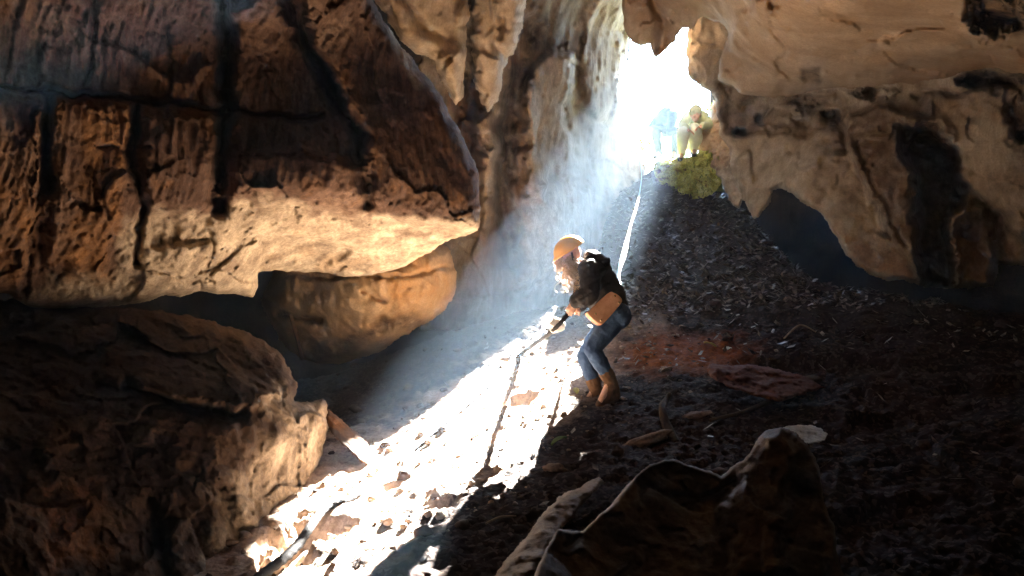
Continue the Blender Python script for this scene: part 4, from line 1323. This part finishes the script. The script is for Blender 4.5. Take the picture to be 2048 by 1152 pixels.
# pale webbing tape from the entrance to the climber's waist
tp = [W(1278, 318, 13.2), W(1283, 352, 12.6), W(1276, 402, 11.2), W(1262, 450, 9.9), W(1250, 500, 8.6), W(1237, 548, 7.6), cp(585, 400, 7.06)]
fine = []
for i in range(len(tp) - 1):
    p0, p1, p2, p3 = tp[max(i - 1, 0)], tp[i], tp[i + 1], tp[min(i + 2, len(tp) - 1)]
    for t in np.linspace(0, 1, 20, endpoint=False):
        fine.append(.5 * ((2 * p1) + (p2 - p0) * t + (2 * p0 - 5 * p1 + 4 * p2 - p3) * t * t + (3 * p1 - p0 - 3 * p2 + p3) * t ** 3))
V, Q = [], []
for i, p in enumerate(fine):
    tg = fine[min(i + 1, len(fine) - 1)] - fine[max(i - 1, 0)]
    x, y, a = frame(tg, (1, .1, .1))
    t = i / (len(fine) - 1)
    an = 1.25 * math.sin(t * 7.5 + .9)
    wd = .009 + .017 * smooth(.2, .75, t) * (1 - .5 * smooth(.88, 1, t))
    c = (x * math.cos(an) + y * math.sin(an))
    nrm = np.cross(a, c)
    for o, w_ in ((.0025, -1), (.0025, 1), (-.0025, 1), (-.0025, -1)):
        V.append(p + c * wd * w_ + nrm * o)
for i in range(len(fine) - 1):
    for k in range(4):
        Q.append((i * 4 + k, i * 4 + (k + 1) % 4, (i + 1) * 4 + (k + 1) % 4, (i + 1) * 4 + k))
M_TAPE = plain_mat('pale blue webbing', (.34, .50, .64), (.45, .62, .75), .6, .3, 60, .3, 200, translucent=.35)
tag(link('webbing_strap', mesh_fast('webbing_strap', V, Q), M_TAPE), 'pale blue webbing strap hanging from the hole down to the back of the climber', 'strap')

# stick leaning on the ochre boulder, sticks and roots on the floor
M_STICK = plain_mat('dark stick', (.035, .022, .014), (.08, .05, .03), .85, .2, 14, .6, 60)
M_PALESTICK = plain_mat('pale dry wood', (.22, .16, .10), (.36, .28, .19), .85, .2, 14, .5, 60)
tag(tube('stick', [W(580, 630, 8.15), W(592, 668, 8.2), W(604, 718, 8.5)], [.018, .022, .02], M_STICK, 9, 9, lob=.12), 'thin dark stick leaning upright against the ochre boulder', 'stick')
tag(tube('stick', [gp_(1568, 684, .03), gp_(1600, 670, .07), gp_(1632, 672, .02)], [.008, .01, .006], M_PALESTICK, 8), 'thin curved pale stick on the dark floor far right of the climber', 'stick')
tag(tube('stick', [gp_(972, 1066, .03), gp_(1000, 1058, .05), gp_(1032, 1048, .03)], [.006, .007, .004], M_PALESTICK, 8), 'short straight pale twig on dark soil just right of the glaring gravel', 'stick')
tag(tube('root', [gp_(1352, 890, -.03), gp_(1332, 868, .04), gp_(1324, 848, .08), gp_(1330, 834, .11), gp_(1338, 826, .12)], [.034, .036, .028, .026, .022], M_STICK, 12, 9, lob=.2), 'short curved brown root stub poking up from the dark floor', 'root')
tag(tube('branch', [gp_(1420, 860, .03), gp_(1490, 838, .03), gp_(1560, 808, .04), gp_(1620, 782, .05), gp_(1640, 776, .04)], [.012, .016, .024, .05, .02], M_STICK, 12, 7, lob=.15), 'long dark knobbly branch lying below the reddish rock', 'branch')


def stone(name, u, v, size, mat, label, seed, dz=.0, cat='stone', rot=0.0, amp=.35, group=None, parent=None):
    p = gp_(u, v, dz)
    sx, sy, sz = size
    V, Fr = ellipsoid((0, 0, 0), ((1, 0, 0), (0, 1, 0), (0, 0, 1)), (1, 1, 1), 22)
    V = np.array(V)
    nz = amp * fbm(V, 1.1, 3, .5, seed=seed) + amp * .4 * fbm(V, 4, 4, .6, seed=seed + 1, ridged=True) * .5
    V = V * (1 + nz)[:, None] * np.array([sx, sy, sz])
    c_, s_ = math.cos(rot), math.sin(rot)
    V = np.stack([V[:, 0] * c_ - V[:, 2] * s_, V[:, 1], V[:, 0] * s_ + V[:, 2] * c_], 1) + p
    me = bpy.data.meshes.new(name)
    me.from_pydata([tuple(q) for q in V], [], Fr)
    me.polygons.foreach_set('use_smooth', np.ones(len(me.polygons), bool))
    set_mask(me, np.zeros((len(V), 3)))
    o = link(name, me, mat, None, tuple(p - np.array([0, 0, sz * .6])))
    if label:
        tag(o, label, cat, group)
    return o


M_RED = rock_mat('reddish brown rock', (.075, .030, .020), (.13, .055, .036), (.2, .1, .07), streak=.3, bump=.8, bscale=14)
M_PALEST = rock_mat('pale stone', (.42, .45, .40), (.60, .62, .54), (.74, .74, .66), streak=.2, bump=1.0, bscale=20)
M_STONE = rock_mat('floor stone', (.12, .08, .06), (.2, .145, .11), (.3, .23, .18), streak=.2, bump=.6, bscale=22)
RR = relief('red_rock', [(1412, 735), (1425, 727), (1465, 732), (1500, 728), (1560, 738), (1620, 755), (1650, 775), (1600, 790), (1560, 805), (1500, 790), (1450, 770), (1420, 752)],
            [(1412, 738, 6.75), (1650, 770, 6.35), (1500, 730, 6.85), (1500, 788, 6.25), (1580, 800, 6.15)], M_RED, step=2.5, edge=(3, 20), round_w=14, round_d=.15, thick=.3, seed=21,
            grooves=[([(1440, 745), (1480, 765), (1560, 782)], 6, .05)], fac=((4, .06), (10, .02)), noise=((2, .07, 3), (8, .03, 3), (20, .01, 2)))
tag(RR, 'long low reddish rock lying on the dark floor, its end towards the climber rounded', 'rock')
FS = relief('flat_stone', [(1562, 856), (1575, 851), (1620, 850), (1645, 858), (1655, 868), (1650, 880), (1625, 888), (1605, 886), (1590, 872), (1575, 862)],
            [(1562, 855, 4.3), (1620, 850, 4.5), (1655, 868, 4.3), (1610, 886, 3.75)], M_PALEST, step=2, edge=(2, 12), round_w=5, round_d=.05, thick=.15, seed=22, noise=((4, .04, 3), (14, .05, 3), (30, .015, 2)))
tag(FS, 'flat pale greenish white stone behind the tallest hump of the dark outcrop', 'stone')
stone('stone', 1110, 948, (.07, .05, .035), M_STONE, 'single pinkish brown stone on dark soil between the bright gravel and the grey ridge', 31)
stone('stone', 1292, 892, (.17, .07, .04), M_STONE, 'elongated brownish stone lying on the slope just above the humped dark rock', 32, rot=.3)
stone('stone', 1395, 838, (.12, .06, .035), M_STONE, 'low brown stone between the curved root stub and the knobbly branch', 33, rot=.2)
stone('stone', 560, 776, (.04, .035, .035), M_PALEST, None, 34) if False else None
stone('stone', 1330, 745, (.05, .045, .03), M_STONE, 'small light brown stone on the dark floor right of the boots', 35)
stone('stone', 1455, 700, (.04, .03, .02), M_PALEST, 'small whitish stone near the yellow leaf on the red earth', 36)

# leaves one can point at
def leaf(u, v, L, mat, label, seed, dz=.02, name='leaf'):
    p = gp_(u, v, dz)
    rs = np.random.default_rng(seed)
    a = rs.uniform(0, 6.28)
    d = np.array([math.cos(a), math.sin(a) * .6, .35])
    d /= np.linalg.norm(d)
    s = np.cross(d, (0, 0, 1))
    s /= np.linalg.norm(s)
    n = np.cross(s, d)
    V, Q = [], []
    for i in range(9):
        t = i / 8
        w_ = L * .30 * math.sin(math.pi * min(1, t * .96 + .02)) ** .8
        for k in (-1, -.5, 0, .5, 1):
            V.append(p + d * L * (t - .5) + s * w_ * k + n * (.12 * L * math.sin(t * 3) + .18 * L * abs(k) * .6))
    for i in range(8):
        for k in range(4):
            Q.append((i * 5 + k, i * 5 + k + 1, i * 5 + k + 6, i * 5 + k + 5))
    m = mesh_fast(name, V, Q)
    o = link(name, m, mat, None, tuple(p))
    so = o.modifiers.new('thickness', 'SOLIDIFY')
    so.thickness = .0012
    tag(o, label, 'leaf')
    return o


M_YEL = plain_mat('yellow leaf', (.42, .36, .10), (.55, .48, .16), .6, .3, 30, translucent=.3)
M_BRL = plain_mat('brown leaf', (.16, .09, .05), (.28, .18, .11), .7, .3, 30, translucent=.2)
leaf(1420, 699, .14, M_YEL, 'pale yellow fallen leaf on the red earth right of the climber', 1)
leaf(1152, 790, .09, M_YEL, 'small yellow green leaf on the gravel just left of the boots', 2)
leaf(1119, 905, .13, M_LEAFGREEN, 'bright green leaf sprouting on dark soil below the boots', 3, .06)
leaf(1335, 752, .11, M_BRL, 'dry brown leaf on dark floor right of the boots', 4, .03)

# ------------------------------------------------------------------ gravel and litter nobody could count
def gravel(name, xy, smin, smax, mat, seed, flat=.7):
    rs = np.random.default_rng(seed)
    t = (1 + 5 ** .5) / 2
    ico = np.array([(-1, t, 0), (1, t, 0), (-1, -t, 0), (1, -t, 0), (0, -1, t), (0, 1, t), (0, -1, -t), (0, 1, -t), (t, 0, -1), (t, 0, 1), (-t, 0, -1), (-t, 0, 1)]) / 1.9
    fc = np.array([(0, 11, 5), (0, 5, 1), (0, 1, 7), (0, 7, 10), (0, 10, 11), (1, 5, 9), (5, 11, 4), (11, 10, 2), (10, 7, 6), (7, 1, 8), (3, 9, 4), (3, 4, 2), (3, 2, 6), (3, 6, 8), (3, 8, 9), (4, 9, 5), (2, 4, 11), (6, 2, 10), (8, 6, 7), (9, 8, 1)])
    n = len(xy)
    z = floor_h(xy[:, 0], xy[:, 1])
    s = smin * (smax / smin) ** (rs.random(n) ** 3.2)
    V = ico[None] * (1 + rs.uniform(-.32, .32, (n, 12, 1))) * (s[:, None, None] * np.stack([rs.uniform(.7, 1.3, n), rs.uniform(.7, 1.3, n), rs.uniform(.45, .9, n)], 1)[:, None, :])
    a = rs.uniform(0, 6.28, n)
    c, s_ = np.cos(a)[:, None], np.sin(a)[:, None]
    V = np.stack([V[..., 0] * c - V[..., 1] * s_, V[..., 0] * s_ + V[..., 1] * c, V[..., 2]], -1)
    V = V + np.stack([xy[:, 0], xy[:, 1], z + s * .15], 1)[:, None, :]
    T = (fc[None] + (np.arange(n) * 12)[:, None, None]).reshape(-1, 3)
    me = mesh_fast(name, V.reshape(-1, 3), np.zeros((0, 4), int), False, T)
    set_mask(me, np.zeros((len(me.vertices), 3)))
    o = link(name, me, mat)
    tag(o, kind='stuff')
    return o


def scatter(n, box, seed, keep=None):
    rs = np.random.default_rng(seed)
    p = np.stack([rs.uniform(box[0], box[1], n), rs.uniform(box[2], box[3], n)], 1)
    return p[keep(p)] if keep is not None else p


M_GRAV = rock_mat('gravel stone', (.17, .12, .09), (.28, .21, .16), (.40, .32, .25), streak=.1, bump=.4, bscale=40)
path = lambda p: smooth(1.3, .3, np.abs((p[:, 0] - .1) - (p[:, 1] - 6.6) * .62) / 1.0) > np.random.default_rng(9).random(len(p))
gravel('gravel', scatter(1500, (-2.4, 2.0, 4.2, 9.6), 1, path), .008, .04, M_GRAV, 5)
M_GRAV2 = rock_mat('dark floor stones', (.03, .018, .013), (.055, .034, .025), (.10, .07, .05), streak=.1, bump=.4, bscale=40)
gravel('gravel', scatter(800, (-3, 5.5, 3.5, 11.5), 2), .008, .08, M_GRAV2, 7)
# fallen leaves over the upper cone
def litter(xy, size, mat, seed, name='leaf_litter'):
    rs = np.random.default_rng(seed)
    n = len(xy)
    z = floor_h(xy[:, 0], xy[:, 1])
    V, Q = [], []
    for i in range(n):
        a = rs.uniform(0, 6.28)
        tl = rs.normal(size=2) * .45
        d = np.array([math.cos(a), math.sin(a), tl[0]])
        s = np.array([-math.sin(a), math.cos(a), tl[1]]) * .45
        L = size * rs.uniform(.5, 1.4)
        p = np.array([xy[i, 0], xy[i, 1], z[i] + .012 + .02 * rs.random()])
        up = np.array([0, 0, L * rs.uniform(.05, .4)])
        b = len(V)
        V += [p - d * L, p - d * L * .1 - s * L + up * .3, p - d * L * .1 + s * L + up * .3, p + d * L + up, p + up * .1]
        Q += [(b, b + 1, b + 4, b + 2), (b + 1, b + 3, b + 2, b + 4)]
    o = link(name, mesh_fast(name, V, Q, False), mat)
    tag(o, kind='stuff')


cone = lambda p: (np.hypot(p[:, 0] - 2.5, p[:, 1] - 13) < 4.6)
M_LIT = plain_mat('dead leaves', (.025, .019, .014), (.22, .185, .15), .5, .4, 22)
litter(np.concatenate([scatter(5200, (1.0, 5.0, 9.0, 12.9), 3, cone), scatter(420, (.6, 5.0, 7.6, 11), 8), scatter(160, (-1, 5.5, 4, 9), 4)]), .045, M_LIT, 6)
# ------------------------------------------------------------------ camera, light, air
cam = bpy.data.cameras.new('camera')
cam.sensor_fit = 'HORIZONTAL'
cam.sensor_width = 36
cam.lens = F / 2048 * 36
cam.clip_start = .05
cam.clip_end = 500
co = bpy.data.objects.new('camera', cam)
COL.objects.link(co)
co.rotation_euler = (math.radians(90), 0, 0)
SC.camera = co

sd = Vector(SUN).normalized()
el = math.asin(sd.z)
az = math.atan2(sd.x, sd.y)
ld = bpy.data.lights.new('sun', 'SUN')
ld.energy = 5.0
ld.angle = math.radians(.5)
ld.color = (1, .95, .87)
lo = bpy.data.objects.new('sun', ld)
COL.objects.link(lo)
lo.rotation_euler = sd.to_track_quat('Z', 'Y').to_euler()
lo.location = sd * 60
w = bpy.data.worlds.new('World')
SC.world = w
w.use_nodes = True
nt = w.node_tree
bg = nt.nodes['Background']
sky = nt.nodes.new('ShaderNodeTexSky')
sky.sky_type = 'NISHITA'
sky.sun_disc = False
sky.dust_density = .1
sky.sun_elevation = el
sky.sun_rotation = az
nt.links.new(sky.outputs[0], bg.inputs[0])
bg.inputs[1].default_value = .05

hz, nt = nt_new('cave air')
out = N(nt, 'ShaderNodeOutputMaterial')
pv = N(nt, 'ShaderNodeVolumePrincipled')
pv.inputs['Color'].default_value = (.52, .74, 1, 1)
pv.inputs['Density'].default_value = .0035
pv.inputs['Anisotropy'].default_value = .15
nt.links.new(pv.outputs[0], out.inputs['Volume'])
bx0, bx1 = np.array([-34, -8, -6.]), np.array([40, 52, 13.])
v = [(x, y, z) for z in (bx0[2], bx1[2]) for y in (bx0[1], bx1[1]) for x in (bx0[0], bx1[0])]
me = mesh_fast('haze', v, [(0, 2, 3, 1), (4, 5, 7, 6), (0, 1, 5, 4), (2, 6, 7, 3), (0, 4, 6, 2), (1, 3, 7, 5)], False)
tag(link('haze', me, hz), kind='stuff')

SC.view_settings.view_transform = 'Standard'
SC.view_settings.look = 'None'
SC.view_settings.exposure = 6.85
SC.view_settings.gamma = 1
cy = SC.cycles
cy.max_bounces = 8
cy.diffuse_bounces = 6
cy.glossy_bounces = 2
cy.transmission_bounces = 3
cy.volume_bounces = 1
cy.transparent_max_bounces = 6
cy.sample_clamp_indirect = 6
cy.caustics_reflective = False
cy.caustics_refractive = False
cy.use_denoising = True
try:
    cy.denoiser = 'OPENIMAGEDENOISE'
except Exception:
    pass
cy.use_adaptive_sampling = False
cy.light_sampling_threshold = 0
cy.use_guiding = True
cy.use_surface_guiding = True
cy.use_volume_guiding = False
